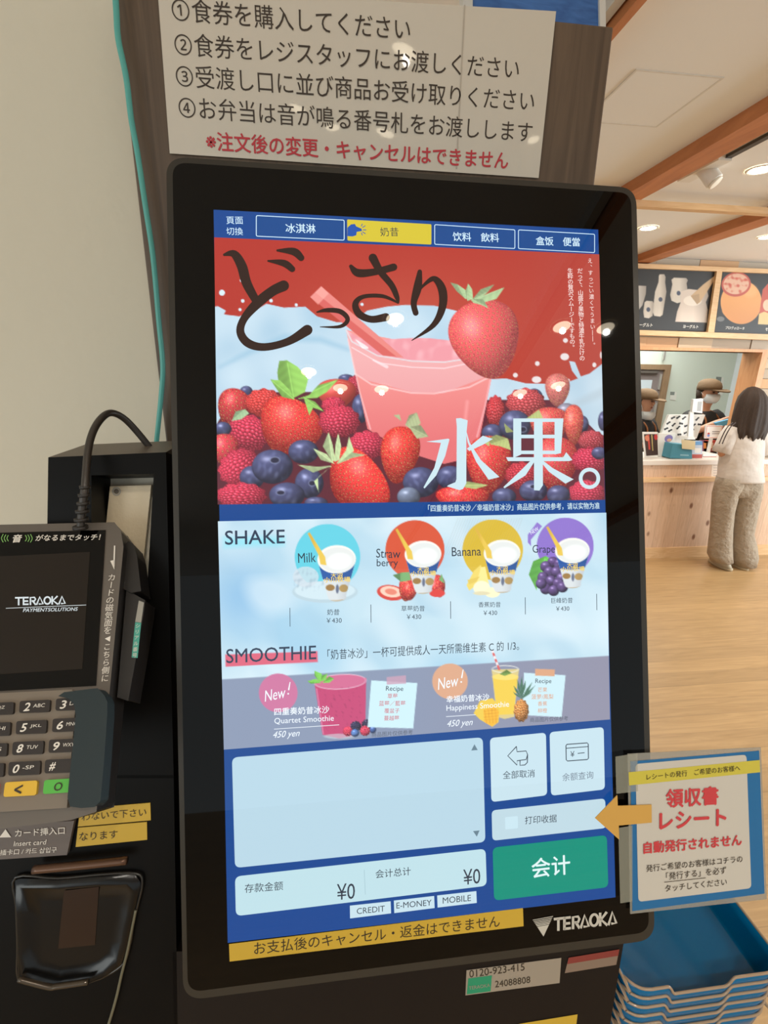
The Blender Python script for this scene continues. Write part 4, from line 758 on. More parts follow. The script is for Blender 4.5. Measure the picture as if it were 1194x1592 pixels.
b = MB(); b.stroke(TP, [t1(626, 872) + (2.2,), t1(622, 985) + (2.2,)], 0.0005, lt, cap=False).poly(TP, pts(t1, (602, 955), (626, 950), (624, 1003)), 0.0005, lt)
b.vtext(TP, 'カードの磁気面を', t1(610, 1045), t1(588, 1334), 11.5, 0.0005, lt, 0.012).poly(TP, pts(t1, (572, 1380), (604, 1365), (600, 1396)), 0.0005, lt).vtext(TP, 'こちら側に', t2(737, 112), t2(722, 328), 11.5, 0.0005, lt, 0.012); b.build('side_lettering', te)
cyl(MB(), TP.at(60, 1060, -0.03), LP.at(60, 1075, 0.0), 0.022, m_dkt).build('mount_arm', te)
# keypad
kp = MB().prism(TP, ((-90, 1082), (112, 1072), (118, 1090), (104, 1256), (-90, 1268)), 0.0, 0.004, M((112, 100, 86), 0.5)).build('keypad_plate', te)
m_key = M((36, 28, 24), 0.4)
def key(quad, name, m, items):
    b = MB().rr(TP, quad, 0.0016, 0.0062, m, w0=0.004)
    for body, p0, p1, kw in items: b.text(TP, body, p0, p1, 0.0065, kw.pop('m', lt), **kw)
    return b.build(name, te, bevel=0.0005)
Kx = [(130, 345, 480, 568), (107, 322, 618, 715), (82, 300, 762, 858), (55, 278, 900, 1000)]
dg = [('1', '2', '3', 'ABC', 'DEF'), ('4', '5', '6', 'JKL', 'MNO'), ('7', '8', '9', 'TUV', 'WXY'), ('*', '0', '#', '-SP', '')]
for r, (xa, xb, ya, yb) in enumerate(Kx):
    for c_ in range(3):
        dx = (c_ - 1) * 250; dy = -(c_ - 1) * 16
        quad = [t2(xa + dx + 6, ya + dy + 6), t2(xb + dx, ya + dy - 4), t2(xb + dx - 6, yb + dy - 8), t2(xa + dx, yb + dy)]
        it = [(dg[r][c_], t2(xa + dx + 36, (ya + yb) / 2 + dy + 4), t2(xa + dx + 76, (ya + yb) / 2 + dy), dict(bold=0.02, shear=0.12, hpx=12))]
        sub = {0: 'QZ GHI PRS'.split()[r] if r < 3 else '', 1: dg[r][3], 2: dg[r][4]}[c_]
        if sub: it.append((sub, t2(xa + dx + 100, (ya + yb) / 2 + dy - 6), t2(xa + dx + 100 + 26 * len(sub), (ya + yb) / 2 + dy - 10), dict(hpx=5.5)))
        key(quad, 'key', m_key, it)
key([t2(35, 1045), t2(258, 1032), t2(248, 1134), t2(22, 1146)], 'key', M((206, 164, 46), 0.4), [('<', t2(100, 1096), t2(150, 1092), dict(m=blk, bold=0.02, hpx=13))])
key([t2(305, 1030), t2(520, 1016), t2(510, 1112), t2(294, 1126)], 'key', M((78, 164, 60), 0.4), [('O', t2(372, 1076), t2(428, 1072), dict(m=blk, bold=0.01))])
key([t2(-230, 1062), t2(-10, 1050), t2(-22, 1150), t2(-240, 1160)], 'key', M((200, 60, 50), 0.4), [])
gp = [t2(*p) for p in ((400, 452), (440, 425), (640, 400), (672, 398), (720, 450), (738, 495), (738, 570), (715, 900), (690, 1175), (650, 1215), (560, 1222), (482, 1212), (464, 1150), (472, 1060), (500, 800), (520, 580), (508, 510), (470, 468))]
MB().prism(TP, gp, 0.0, 0.012, M((34, 44, 46), 0.6, spec=0.3)).build('privacy_guard', te, bevel=0.003)
# swipe rail and reader block on the right
MB().prism(TP, [t1(*p) for p in ((680, 870), (700, 846), (728, 862), (748, 930), (770, 1120), (716, 1130), (668, 1105))], -0.03, -0.008, m_dkt).build('swipe_rail', te, bevel=0.001); MB().prism(TP, [t1(*p) for p in ((690, 1110), (718, 1128), (792, 1170), (786, 1230), (740, 1500), (700, 1720), (640, 1700))], -0.034, -0.010, M((30, 27, 25), 0.4)).build('reader_block', te, bevel=0.001)
MB().prism(TP, pts(t1, (758, 1172), (786, 1182), (770, 1292), (738, 1288)), -0.010, -0.0095, M((150, 146, 136), 0.5)).prism(TP, [t1(738, 1290), t1(770, 1294), t2(945, 190), t2(905, 186)], -0.010, -0.0095, M((70, 156, 138), 0.5)).vtext(TP, 'シリアル番号', t1(752, 1310), t2(926, 170), 7, -0.009, lt).build('side_label', te)
cb = [(125, 820, 0.0), (128, 790, 0.0), (132, 757, 0.0), (137, 700, 0.0), (146, 668, 0.0), (160, 648, 0.0), (174, 642, 0.0), (192, 650, 0.0), (212, 670, 0.0), (236, 700, 0.0), (252, 725, 0.0)]
dep = [0.0, 0.005, 0.01, 0.015, 0.018, 0.02, 0.02, 0.018, 0.015, 0.01, 0.0]
pc = []
for i, (x, y, _) in enumerate(cb):
    d = ray(x, y) / F; k = 0.385 + 0.075 * max(0.0, (i - 2) / 8.0); pc.append(EYE + d * k)
ca = MB().tube(pc, 0.0030, M((52, 45, 38), 0.4), 12).build('cable', te)
rr_ = []
for k in range(6): t = k / 5; p = pc[0] * (1 - t) + pc[2] * t; rr_.append((p, 0.0056 - 0.0016 * t))
b = MB()
for p, r in rr_: b.tube([p - V(0, 0, 0.0012), p + V(0, 0, 0.0012)], r, M((38, 33, 29), 0.5), 12, sub=2)
b.build('strain_relief', ca)
# ================================================================== RECEIPT NOTICE and TRAYS
rn = thing('receipt_notice', SP.at(1080, 1290), 'laminated blue-bordered receipt notice with red lettering taped to the right edge of the machine', 'notice')
lam = M((150, 146, 136), 0.15, alpha=0.55)
sh = MB().prism(SP, ((976, 1172), (1183, 1162), (1192, 1398), (980, 1421)), 0.0028, 0.0034, lam).build('laminate', rn)
MB().prism(SP, pts(c7, (632, 168), (1158, 124), (1180, 708), (640, 780)), 0.0036, 0.0038, M((20, 92, 140), 0.5)).rr(SP, (c7(652, 178), c7(1106, 140), c7(1126, 686), c7(664, 742)), 0.004, 0.0040, M((180, 173, 161), 0.5)).poly(SP, pts(c7, (624, 212), (1160, 162), (1162, 212), (626, 266)), 0.0042, M((182, 168, 58), 0.5)).build('notice_sheet', rn)
b = MB(); rd2 = M((182, 54, 58), 0.5); N_ = 0.0046
for body, p0, p1, m, kw in (('レシートの発行　ご希望のお客様へ', (698, 232), (1080, 194), blk, {}), ('領収書', (778, 320), (990, 306), rd2, dict(bold=0.03)), ('レシート', (752, 412), (1022, 395), rd2, dict(bold=0.035)), ('自動発行されません', (686, 522), (1086, 488), rd2, dict(bold=0.03)),
                            ('発行ご希望のお客様はコチラの', (696, 606), (1090, 566), blk, {}), ('「発行する」を必ず', (778, 638), (1024, 612), blk, {}), ('タッチしてください', (774, 688), (1026, 660), blk, {})):
    b.text(SP, body, c7(*p0), c7(*p1), N_, m, **kw)
b.stroke(SP, [c7(770, 662) + (0.9,), c7(940, 644) + (0.9,)], N_, blk, cap=False); b.build('notice_lettering', rn)
MB().prism(SP, pts(c7, (487, 400), (578, 306), (580, 350), (718, 345), (719, 418), (584, 430), (586, 488)), 0.0046, 0.0052, M((186, 142, 66), 0.5)).build('arrow', rn)
tp_ = M((170, 168, 150), 0.25, alpha=0.4)
MB().poly(SP, pts(c7, (570, 148), (660, 134), (662, 290), (574, 300)), 0.0041, tp_).build('clear_tape', rn); MB().poly(SP, pts(c7, (582, 440), (640, 430), (640, 740), (590, 748)), 0.0041, tp_).build('clear_tape', rn)
m_tray = M((0, 132, 190), 0.12, spec=0.4); m_tray.node_tree.nodes['Principled BSDF'].inputs['Transmission Weight'].default_value = 0.55; m_rim = M((150, 128, 104), 0.12, spec=0.7)
tx0, tx1, ty0, ty1 = 0.287, 0.462, 0.285, 0.60
names = ['topmost blue tray of the stack below the receipt notice', 'second blue tray from the top of the stack beside the machine', 'third blue tray from the top of the stack', 'fourth blue tray from the top of the stack', 'fifth blue tray from the top, low in the stack', 'sixth blue tray from the top at the picture bottom']
def rim_loop():
    L = []
    def arc(cx, cy, a0): 
        for k in range(5): a = a0 + k / 4 * math.pi / 2; L.append((cx + 0.022 * math.cos(a), cy + 0.022 * math.sin(a)))
    arc(tx1 - 0.022, ty0 + 0.022, -math.pi / 2); arc(tx1 - 0.022, ty1 - 0.022, 0); arc(tx0 + 0.022, ty1 - 0.022, math.pi / 2); arc(tx0 + 0.022, ty0 + 0.022, math.pi)
    for t in (0.04, 0.11, 0.15, 0.18, 0.21, 0.25, 0.32, 0.5, 0.6, 0.64, 0.67, 0.70, 0.74, 0.85): L.append((tx0 + 0.022 + (tx1 - tx0 - 0.044) * t, ty0))
    return L
RL = rim_loop()
def dip(x, y):
    return -0.012 / (1 + math.exp((x - 0.398) * 900)) / (1 + math.exp(-(x - 0.333) * 900)) / (1 + math.exp((y - 0.30) * 400))
tc_ = V((tx0 + tx1) / 2, (ty0 + ty1) / 2, 0)
proto = None
for k in range(6):
    z = 1.012 - k * 0.0135
    if proto is None:
        proto = thing('serving_tray', (tc_.x, tc_.y, z - 0.042), names[0], 'tray', 'stacked blue serving trays')
        n = len(RL); rings = [[V(x, y, z + dip(x, y)) for x, y in RL]]
        for s_, dz in ((0.992, -0.012), (0.965, -0.038), (0.93, -0.042)): rings.append([V(tc_.x + (x - tc_.x) * s_, tc_.y + (y - tc_.y) * (1 - (1 - s_) * 0.6), z + (dip(x, y) * 0.8 if dz > -0.02 else 0) + dz) for x, y in RL])
        b = MB().add(sum(rings, []), [[r * n + i, r * n + (i + 1) % n, (r + 1) * n + (i + 1) % n, (r + 1) * n + i] for r in range(3) for i in range(n)] + [[3 * n + i for i in range(n)]], m_tray, True)
        tb = b.build('tray_body', proto); sm_ = tb.modifiers.new('thickness', 'SOLIDIFY'); sm_.thickness = 0.0016; sm_.offset = 1.0
        MB().tube([p + V(0, 0, 0.0005) for p in rings[0]], 0.0014, m_rim, 8, closed=True, sub=3).build('rim', proto, label='shiny pale rim')
    else:
        o = proto.copy(); COL.objects.link(o); o.location.z = z - 0.042; o['label'] = names[k]
        for ch in list(proto.children): c_ = ch.copy(); COL.objects.link(c_); c_.parent = o
MB().box((tx0 - 0.01, ty0 + 0.03, 0), (tx1 + 0.0, ty1 + 0.02, 1.012 - 5 * 0.0135 - 0.041), M((120, 90, 62), 0.5)).build('tray_stand', label='plain wooden stand under the stack of blue trays', cat='stand')

# ================================================================== MENU BOARDS ABOVE THE OPENING
YM = 3.76
MP = Plane((0, YM, 1.6), (1, 0, 0), (0, 0, 1))
mf = thing('menu_board_rack', MP.at(1090, 520), 'pale wooden rail frame holding black menu boards above the opening', 'frame')
MB().prism(MP, pts(c8, (100, 88), (900, 122), (900, 142), (100, 110)), -0.03, 0.02, m_light).build('rail', mf)
MB().prism(MP, pts(c8, (100, 405), (920, 432), (920, 460), (100, 428)), -0.03, 0.02, m_light).build('rail', mf)
MB().prism(MP, pts(c8, (536, 118), (562, 119), (522, 418), (492, 417)), -0.02, 0.018, m_light).build('post', mf)
bkb = M((40, 38, 37), 0.5, spec=0.3)
mb1 = thing('menu_board', MP.at(1030, 514), 'black menu board of white yogurt bottles and a cup with wooden spoon', 'menu board', 'black menu boards')
MB().prism(MP, pts(c8, (60, 108), (540, 126), (496, 414), (100, 408)), -0.018, -0.004, bkb).build('panel', mb1)
def board1():
    B = Pic([c8(*p) for p in ((100, 112), (538, 128), (494, 412), (120, 406))], 190, 130); B.C[:] = (42, 40, 39)
    def sh(P_, col=(214, 204, 190)): 
        a = B.poly([c8(*p) for p in P_]); B.blend(a, col); x0 = min(c8(*p)[0] for p in P_); x1 = max(c8(*p)[0] for p in P_); u = (B.X - x0) / (x1 - x0); B.blend(a * np.clip((u - 0.55) * 1.1, 0, 0.5), (120, 108, 98)); B.blend(a * np.clip((0.2 - u) * 1.5, 0, 0.35), (150, 138, 126))
    sh(((258, 150), (262, 142), (284, 142), (290, 155), (288, 180), (294, 225), (276, 335), (264, 344), (236, 340), (228, 320), (240, 225), (256, 180)))
    sh(((318, 168), (330, 158), (388, 160), (396, 170), (390, 185), (394, 215), (365, 275), (345, 280), (318, 268), (312, 240), (322, 190)))
    sh(((190, 275), (200, 268), (228, 270), (234, 282), (228, 340), (210, 352), (188, 348), (184, 320)))
    sh(((120, 215), (150, 195), (198, 198), (196, 235), (180, 290), (160, 315), (120, 310)), (200, 194, 186))
    sh(((362, 225), (400, 212), (488, 222), (494, 245), (482, 275), (490, 310), (486, 372), (336, 368), (345, 320), (362, 275)), (216, 200, 186)); B.blend(B.ell(*c8(418, 268), 14, 8), (234, 222, 208))
    B.blend(B.poly([c8(*p) for p in ((410, 245), (470, 190), (536, 140), (532, 155), (500, 205), (455, 275), (440, 285))]), (200, 168, 130)); B.blend(B.poly([c8(*p) for p in ((410, 245), (450, 235), (452, 272), (440, 285))]), (180, 150, 116))
    for x, y in ((266, 262), (352, 232), (208, 310)): B.blend(B.ell(*c8(x, y), 3, 3.5), (70, 76, 96))
    return B
board1().build(MP, -0.0035, 'product_picture', mb1, PRINT)
b = MB(); wb = M((222, 218, 210), 0.5); b.text(MP, 'ヨーグルト', c8(150, 382), c8(228, 384), -0.0028, wb, bold=0.02); b.build('board_lettering', mb1); b = MB().text(MP, 'ヨーグルト', c8(374, 390), c8(446, 392), -0.0028, wb, bold=0.02); b.build('board_lettering', mb1)
mb2 = thing('menu_board', MP.at(1150, 520), 'black menu board of a round orange provolone cheese', 'menu board', 'black menu boards')
MB().prism(MP, pts(c8, (562, 128), (920, 142), (920, 436), (522, 418)), -0.018, -0.004, bkb).build('panel', mb2)
def board2():
    B = Pic([c8(*p) for p in ((562, 132), (840, 142), (840, 430), (524, 416))], 150, 140); B.C[:] = (42, 40, 39)
    a = np.maximum(B.ell(*c8(650, 275), 32, 34), B.ell(*c8(644, 310), 28, 17)); B.blend(a, (226, 160, 96)); B.blend(a * np.clip(B.loc(*c8(690, 330), 30, 34)[1] * 0.5 + 0.3, 0, 0.6), (196, 122, 62)); B.blend(B.ell(*c8(690, 220), 12, 10, 0, 6) * 0.5, (240, 186, 130))
    B.blend(B.ell(*c8(626, 190), 23, 19, -0.15), (186, 84, 68)); B.blend(B.ell(*c8(626, 188), 20, 16, -0.15), (220, 176, 150)); B.blend(B.ell(*c8(626, 188), 20, 16) * np.clip(B.noise(0.5, 5) * 2, 0, 1), (196, 90, 72))
    B.blend(B.ell(*c8(552, 355), 6, 4), (110, 110, 110)); B.blend(B.poly([c8(*p) for p in ((752, 215), (800, 160), (840, 180), (840, 385), (730, 378))]), (190, 84, 66)); B.blend(B.poly([c8(*p) for p in ((735, 330), (760, 320), (840, 350), (840, 385), (730, 380))]), (216, 188, 130)); B.blend(B.ell(*c8(775, 290), 7, 9), (224, 190, 160))
    return B
board2().build(MP, -0.0035, 'product_picture', mb2, PRINT)
b = MB().text(MP, 'プロヴォローネ', c8(576, 396), c8(666, 400), -0.0028, wb, bold=0.02); b.build('board_lettering', mb2); b = MB().text(MP, 'モッツァレラ', c8(765, 404), c8(850, 408), -0.0028, wb, bold=0.02); b.build('board_lettering', mb2)

# ================================================================== THINGS ON THE COUNTER
def cpl(y): return Plane((0, y, 1.6), (1, 0, 0), (0, 0, 1))
ZT = 0.90
def standing(y, quad, lift=False):               # quad of picture corners (TL TR BR BL) on the upright plane Y = y, its foot set on the worktop
    if not lift: y = min(4.11, atZ((quad[2][0] + quad[3][0]) / 2, max(quad[2][1], quad[3][1]), ZT).y)
    pl = cpl(y); q = [pl.uv(*p) for p in quad]; dz = 0.0 if lift else (ZT - 1.6) - min(q[2].y, q[3].y)
    return pl, [Vector((p.x, p.y + dz)) for p in q], dz
white = M((226, 222, 216), 0.45)
def sign(name, y, quad, label, cat, fill, art=None, t=0.012, lift=False):
    pl, q, dz = standing(y, [c9(*p) for p in quad], lift); o = thing(name, pl.P((q[2].x + q[3].x) / 2, q[3].y, 0), label, cat)
    MB().uvprism(pl, q[::-1], -t, 0, white).build('card', o)
    if lift: MB().uvprism(pl, [Vector(((q[3].x + q[2].x) / 2 + k_, ZT - 1.6 if l_ else q[2].y + 0.03)) for k_, l_ in ((-0.012, 1), (0.012, 1), (0.012, 0), (-0.012, 0))], -t - 0.02, -t - 0.002, white).build('easel', o)
    if art:
        c = sum(q, Vector((0, 0))) / 4; B = lambda u, v: (q[3] * (1 - u) + q[2] * u) * (1 - v) + (q[0] * (1 - u) + q[1] * u) * v
        b = MB(); w = 0.0008
        for pts_, m in art: b.uvpoly(pl, [B(u, v) for u, v in pts_], w, m); w += 0.0004
        b.build('printed_picture', o)
    return o
rc = lambda u0, v0, u1, v1: ((u0, v0), (u1, v0), (u1, v1), (u0, v1))
el = lambda u, v, ru, rv, n=14: tuple((u + ru * math.cos(2 * math.pi * i / n), v + rv * math.sin(2 * math.pi * i / n)) for i in range(n))
sign('picture_stand', 3.84, ((105, 735), (238, 735), (245, 945), (130, 955)), 'white card stand of dark picture next to the kiosk edge', 'card stand', None, [(rc(0.08, 0.06, 0.96, 0.92), M((66, 46, 40), 0.5)), (rc(0.3, 0.3, 0.42, 0.9), M((200, 70, 60), 0.5)), (rc(0.55, 0.25, 0.62, 0.9), M((190, 170, 110), 0.5)), (el(0.25, 0.76, 0.15, 0.12), M((214, 130, 100), 0.5)), (el(0.85, 0.8, 0.12, 0.12), M((190, 50, 50), 0.5))])
sign('price_card', 3.82, ((248, 745), (398, 748), (330, 950), (246, 950)), 'white card of purple berry picture standing left of the teal box', 'card', None, [(el(0.62, 0.78, 0.26, 0.16), M((128, 112, 170), 0.5)), (el(0.68, 0.72, 0.16, 0.07), M((214, 160, 130), 0.5)), (el(0.66, 0.36, 0.12, 0.10), M((136, 120, 180), 0.5)), (rc(0.5, 0.1, 0.8, 0.16), M((110, 110, 150), 0.5))])
# register display, seen from behind, with a black-on-white animal pattern
pl, q, dz = standing(4.02, [c9(*p) for p in ((335, 585), (650, 585), (575, 790), (255, 790))], True)
rg = thing('register_monitor', pl.P(q[3].x, q[3].y, 0), 'white monitor back covered in small black marks behind the counter cards', 'monitor')
MB().uvprism(pl, q[::-1], -0.025, 0, white).uvprism(pl, [Vector((q[3].x + 0.08, ZT - 1.6)), Vector((q[2].x - 0.1, ZT - 1.6)), q[2] + Vector((-0.1, 0.02)), q[3] + Vector((0.08, 0.02))], -0.06, -0.026, white).build('casing', rg)
b = MB(); r5 = random.Random(5)
for (x, y) in ((370, 610), (415, 606), (465, 612), (580, 620), (330, 655), (375, 670), (440, 660), (485, 680), (415, 695), (345, 720), (550, 675), (600, 668), (535, 715), (425, 755), (480, 740), (310, 705)):
    p = pl.uv(*c9(x, y)) + Vector((0, dz)); a = r5.uniform(-0.2, 0.9); ca_, sa_ = math.cos(a), math.sin(a)
    b.uvpoly(pl, [p + Vector((ca_ * u - sa_ * v, sa_ * u + ca_ * v)) * 0.021 for u, v in ((-1, -0.3), (-0.6, -0.5), (0.3, -0.35), (0.9, -0.5), (1, 0.1), (0.5, 0.4), (-0.3, 0.3), (-0.9, 0.5))], 0.0015, M((38, 36, 36), 0.5))
b.build('animal_marks', rg)
pl = cpl(3.93)
ps = thing('customer_display', pl.at(*c9(540, 720)), 'small white customer display on a pole above the patterned monitor', 'display')
MB().prism(pl, pts(c9, (520, 560), (552, 560), (545, 790), (500, 790)), -0.02, 0.0, white).prism(pl, pts(c9, (500, 780), (560, 780), (565, 800), (490, 800)), -0.06, 0.04, white).build('pole', ps)
MB().prism(pl, pts(c9, (548, 452), (632, 445), (624, 572), (536, 560)), -0.015, 0.012, white).build('head', ps); MB().poly(pl, pts(c9, (585, 472), (622, 470), (612, 552), (578, 552)), 0.0125, M((150, 146, 140), 0.3)).build('panel', ps)
def boxy(name, y0, dy, quad, m, label, cat, extra=(), lift=False):
    pl, q, dz = standing(y0, [c9(*p) for p in quad], lift); o = thing(name, pl.P(q[3].x, q[3].y, 0), label, cat)
    MB().uvprism(pl, q[::-1], -dy, 0, m).build('carton', o, bevel=0.002)
    w = 0.0006
    B = lambda u, v: (q[3] * (1 - u) + q[2] * u) * (1 - v) + (q[0] * (1 - u) + q[1] * u) * v
    for nm, P_, mm in extra: MB().uvpoly(pl, [B(u, v) for u, v in P_], w, mm).build(nm, o); w += 0.0005
    return o
boxy('tissue_box', 3.77, 0.12, ((370, 835), (530, 850), (535, 968), (342, 962)), M((72, 140, 160), 0.5), 'teal paper box on the counter in front of the patterned monitor', 'box', (('label', rc(0.45, 0.2, 0.85, 0.3), M((140, 184, 196), 0.5)),))
boxy('yellow_note_pad', 3.745, 0.004, ((445, 800), (565, 812), (560, 890), (450, 880)), M((222, 206, 166), 0.5), 'cream note pad leaning on the teal box', 'note pad', lift=True)
boxy('red_white_card_holder', 3.76, 0.04, ((535, 815), (625, 815), (622, 960), (535, 960)), M((190, 200, 214), 0.3), 'small clear card holder beside teal box with red band at its foot', 'card holder', (('red_band', rc(0, 0.0, 1, 0.22), M((176, 70, 56), 0.5)), ('card', rc(0.25, 0.3, 0.85, 0.6), white), ('blue_top', rc(0, 0.78, 1, 1), M((96, 150, 200), 0.5))))
for k, (qd, lb, y_) in enumerate((((( 640, 800), (745, 795), (742, 890), (640, 895)), 'red snack packet standing behind the white boxes near the girl', 3.90), (((622, 800), (690, 808), (690, 900), (622, 900)), 'purple and orange snack packet left of the red packet', 3.93))):
    boxy('snack_packet', y_, 0.03, qd, M((196, 74, 62), 0.4) if k == 0 else M((150, 100, 130), 0.4), lb, 'packet', (('front_print', rc(0.2, 0.3, 0.8, 0.8), M((224, 190, 160), 0.4) if k == 0 else M((220, 140, 80), 0.4)),))
boxy('pastry_box', 3.74, 0.14, ((630, 925), (745, 925), (745, 952), (630, 952)), white, 'flat white box with red lines on the counter by the girl', 'box', (('red_line', rc(0, 0.0, 1, 0.2), M((170, 70, 60), 0.5)),))
sign('paper_notice', 3.95, ((655, 678), (800, 678), (790, 790), (645, 790)), 'white framed paper notice standing behind the snack packets', 'notice', None, [(rc(0.04, 0.03, 0.97, 0.97), M((214, 150, 140), 0.5)), (rc(0.08, 0.08, 0.93, 0.92), white), (el(0.2, 0.36, 0.08, 0.1), M((190, 70, 60), 0.5)), (el(0.2, 0.22, 0.08, 0.1), M((110, 130, 190), 0.5)), (rc(0.4, 0.5, 0.85, 0.56), M((130, 120, 120), 0.5)), (rc(0.4, 0.35, 0.85, 0.4), M((130, 120, 120), 0.5))], lift=True)
sign('laminated_sheet', 3.74, ((1180, 640), (1290, 640), (1270, 940), (1130, 940)), 'pale laminated sheet standing on the counter right of the girl', 'sheet', None, [(rc(0.08, 0.06, 0.95, 0.95), M((200, 200, 214), 0.4)), (rc(0.2, 0.6, 0.9, 0.8), M((160, 160, 190), 0.4))])
boxy('blue_folder', 4.05, 0.03, ((740, 655), (870, 622), (880, 660), (770, 690)), M((90, 160, 196), 0.5), 'light blue folder held up by the masked worker', 'folder', lift=True)
PH = Plane((0, YC - 0.001, 1.6), (1, 0, 0), (0, 0, 1))
b = MB().poly(PH, pts(c9, (708, 1005), (778, 1005), (770, 1140), (700, 1140)), 0.0, M((226, 206, 184), 0.5))
for k in range(5): b.poly(PH, pts(c9, (720, 1020 + 22 * k), (760, 1020 + 22 * k), (760, 1028 + 22 * k), (720, 1028 + 22 * k)), 0.0006, M((196, 176, 160), 0.5))
b.build('price_slip', label='pale price slip stuck to the counter front left of the girl', cat='slip')
PKW = Plane((0, YK - 0.002, 1.6), (1, 0, 0), (0, 0, 1))
for nm, q, lb in (('wall_note', ((348, 385), (402, 388), (395, 460), (345, 455)), 'small paper note on the kitchen wall between the two workers'), ('wall_note', ((745, 255), (812, 262), (800, 420), (740, 420)), 'pale poster on the kitchen wall behind the masked worker')):
    MB().prism(PKW, pts(c9, *q), -0.001, 0.003, M((216, 218, 212), 0.5)).poly(PKW, [c9(x * 0.7 + q[0][0] * 0.3, y * 0.4 + q[0][1] * 0.6) for x, y in q], 0.0036, M((120, 128, 124), 0.5)).build(nm, label=lb, cat='note')

# ================================================================== PEOPLE
def evalmesh(o):
    dg = bpy.context.evaluated_depsgraph_get(); return bpy.data.meshes.new_from_object(o.evaluated_get(dg))
def skin(name, J, edges, root, mat, parent, sub=2):
    names = list(J); bm = bmesh.new(); lay = bm.verts.layers.skin.verify(); off = parent_off(parent)
    vs = {n_: bm.verts.new(Vector(J[n_][0]) - off) for n_ in names}
    for n_ in names: r = J[n_][1]; vs[n_][lay].radius = r if hasattr(r, '__len__') else (r, r); vs[n_][lay].use_root = (n_ == root)
    for a, b_ in edges: bm.edges.new((vs[a], vs[b_]))
    me = bpy.data.meshes.new(name); bm.to_mesh(me); bm.free()
    o = bpy.data.objects.new(name, me); COL.objects.link(o)
    o.modifiers.new('skin', 'SKIN'); s_ = o.modifiers.new('sub', 'SUBSURF'); s_.levels = sub; s_.render_levels = sub
    m2 = evalmesh(o); bpy.data.objects.remove(o); m2.name = name; m2.materials.clear(); m2.materials.append(mat)
    m2.polygons.foreach_set('use_smooth', [True] * len(m2.polygons))
    o = bpy.data.objects.new(name, m2); COL.objects.link(o); o.parent = parent; return o
def body(parent, P, mat, fwd, k=1.0):
    f = Vector(fwd).normalized(); rt = f.cross(V(0, 0, 1)).normalized(); up = V(0, 0, 1)
    J = {}; Ed = []
    def j(n_, p, r, to=None):
        J[n_] = (Vector(p), tuple(x * k for x in r) if hasattr(r, '__len__') else r * k)
        if to: Ed.append((to, n_))
    j('pelvis', P['pelvis'], (0.13, 0.10)); j('waist', P['waist'], (0.115, 0.085), 'pelvis'); j('chest', P['chest'], (0.13, 0.10), 'waist'); j('neck', P['neck'], 0.052, 'chest')
    h = Vector(P['head']); j('jaw', h - up * 0.07 * k + f * 0.012 * k, 0.058, 'neck'); j('head', h, (0.074, 0.086), 'jaw'); j('crown', h + up * 0.075 * k - f * 0.012 * k, 0.062, 'head')
    j('nose', h - up * 0.02 * k + f * 0.10 * k, 0.011, 'head')
    for s_, n_ in ((-1, 'l'), (1, 'r')):
        j('ear_' + n_, h + rt * (s_ * 0.083 * k) - up * 0.01 * k - f * 0.01 * k, 0.014, 'head')
        j('sh_' + n_, P['sh_' + n_], 0.056, 'chest'); j('el_' + n_, P['el_' + n_], 0.04, 'sh_' + n_); j('wr_' + n_, P['wr_' + n_], 0.027, 'el_' + n_)
        d = (Vector(P['wr_' + n_]) - Vector(P['el_' + n_])).normalized(); sd = d.cross(up).normalized(); dnv = sd.cross(d).normalized() * -1
        if dnv.z > 0: dnv = -dnv
        p = Vector(P['wr_' + n_]) + d * 0.055 * k; j('palm_' + n_, p, (0.030, 0.017), 'wr_' + n_)
        for i, L in enumerate((0.062, 0.072, 0.066, 0.05)):
            a = p + d * 0.035 * k + sd * ((i - 1.5) * 0.019 * k); b_ = a + (d * 0.8 + dnv * 0.35) * L * 0.5 * k; c_ = b_ + (d * 0.5 + dnv * 0.8) * L * 0.5 * k
            j('f%d_%s' % (i, n_), a, 0.0095, 'palm_' + n_); j('g%d_%s' % (i, n_), b_, 0.0085, 'f%d_%s' % (i, n_)); j('h%d_%s' % (i, n_), c_, 0.0075, 'g%d_%s' % (i, n_))
        sdi = sd if (sd.dot(rt) * s_) < 0 else -sd
        j('t0_' + n_, Vector(P['wr_' + n_]) + d * 0.03 * k + sdi * 0.034 * k, 0.011, 'palm_' + n_); j('t1_' + n_, Vector(P['wr_' + n_]) + d * 0.075 * k + sdi * 0.05 * k + dnv * 0.015, 0.009, 't0_' + n_)
        j('hip_' + n_, P['hip_' + n_], 0.088, 'pelvis'); j('kn_' + n_, P['kn_' + n_], 0.056, 'hip_' + n_); j('an_' + n_, P['an_' + n_], 0.036, 'kn_' + n_)
        j('heel_' + n_, Vector(P['an_' + n_]) - up * 0.04 * k - f * 0.015 * k, 0.03, 'an_' + n_); j('toe_' + n_, Vector(P['an_' + n_]) - up * 0.048 * k + f * 0.14 * k, (0.036, 0.02), 'heel_' + n_)
    o = skin('body', J, Ed, 'pelvis', mat, parent)
    b = MB(); eye = M((40, 30, 26), 0.3); lip = M((176, 96, 84), 0.5)
    for s_ in (-1, 1):
        c = h + f * 0.078 * k + rt * (s_ * 0.030 * k) + up * 0.004 * k
        b.loft([(c + f * t, 0.012 * k * q, 0.006 * k * q, rt, up) for t, q in ((-0.004, 1), (0.003, 0.9), (0.006, 0.3))], eye, 10)
        b.loft([(c + up * 0.018 * k + f * t, 0.016 * k, 0.003 * k, rt, up) for t in (-0.006, 0.004)], eye, 8)
    c = h - up * 0.062 * k + f * 0.068 * k; b.loft([(c + f * t, 0.02 * k * q, 0.006 * k * q, rt, up) for t, q in ((-0.008, 1), (0.006, 0.9), (0.009, 0.4))], lip, 10)
    b.build('face', parent)
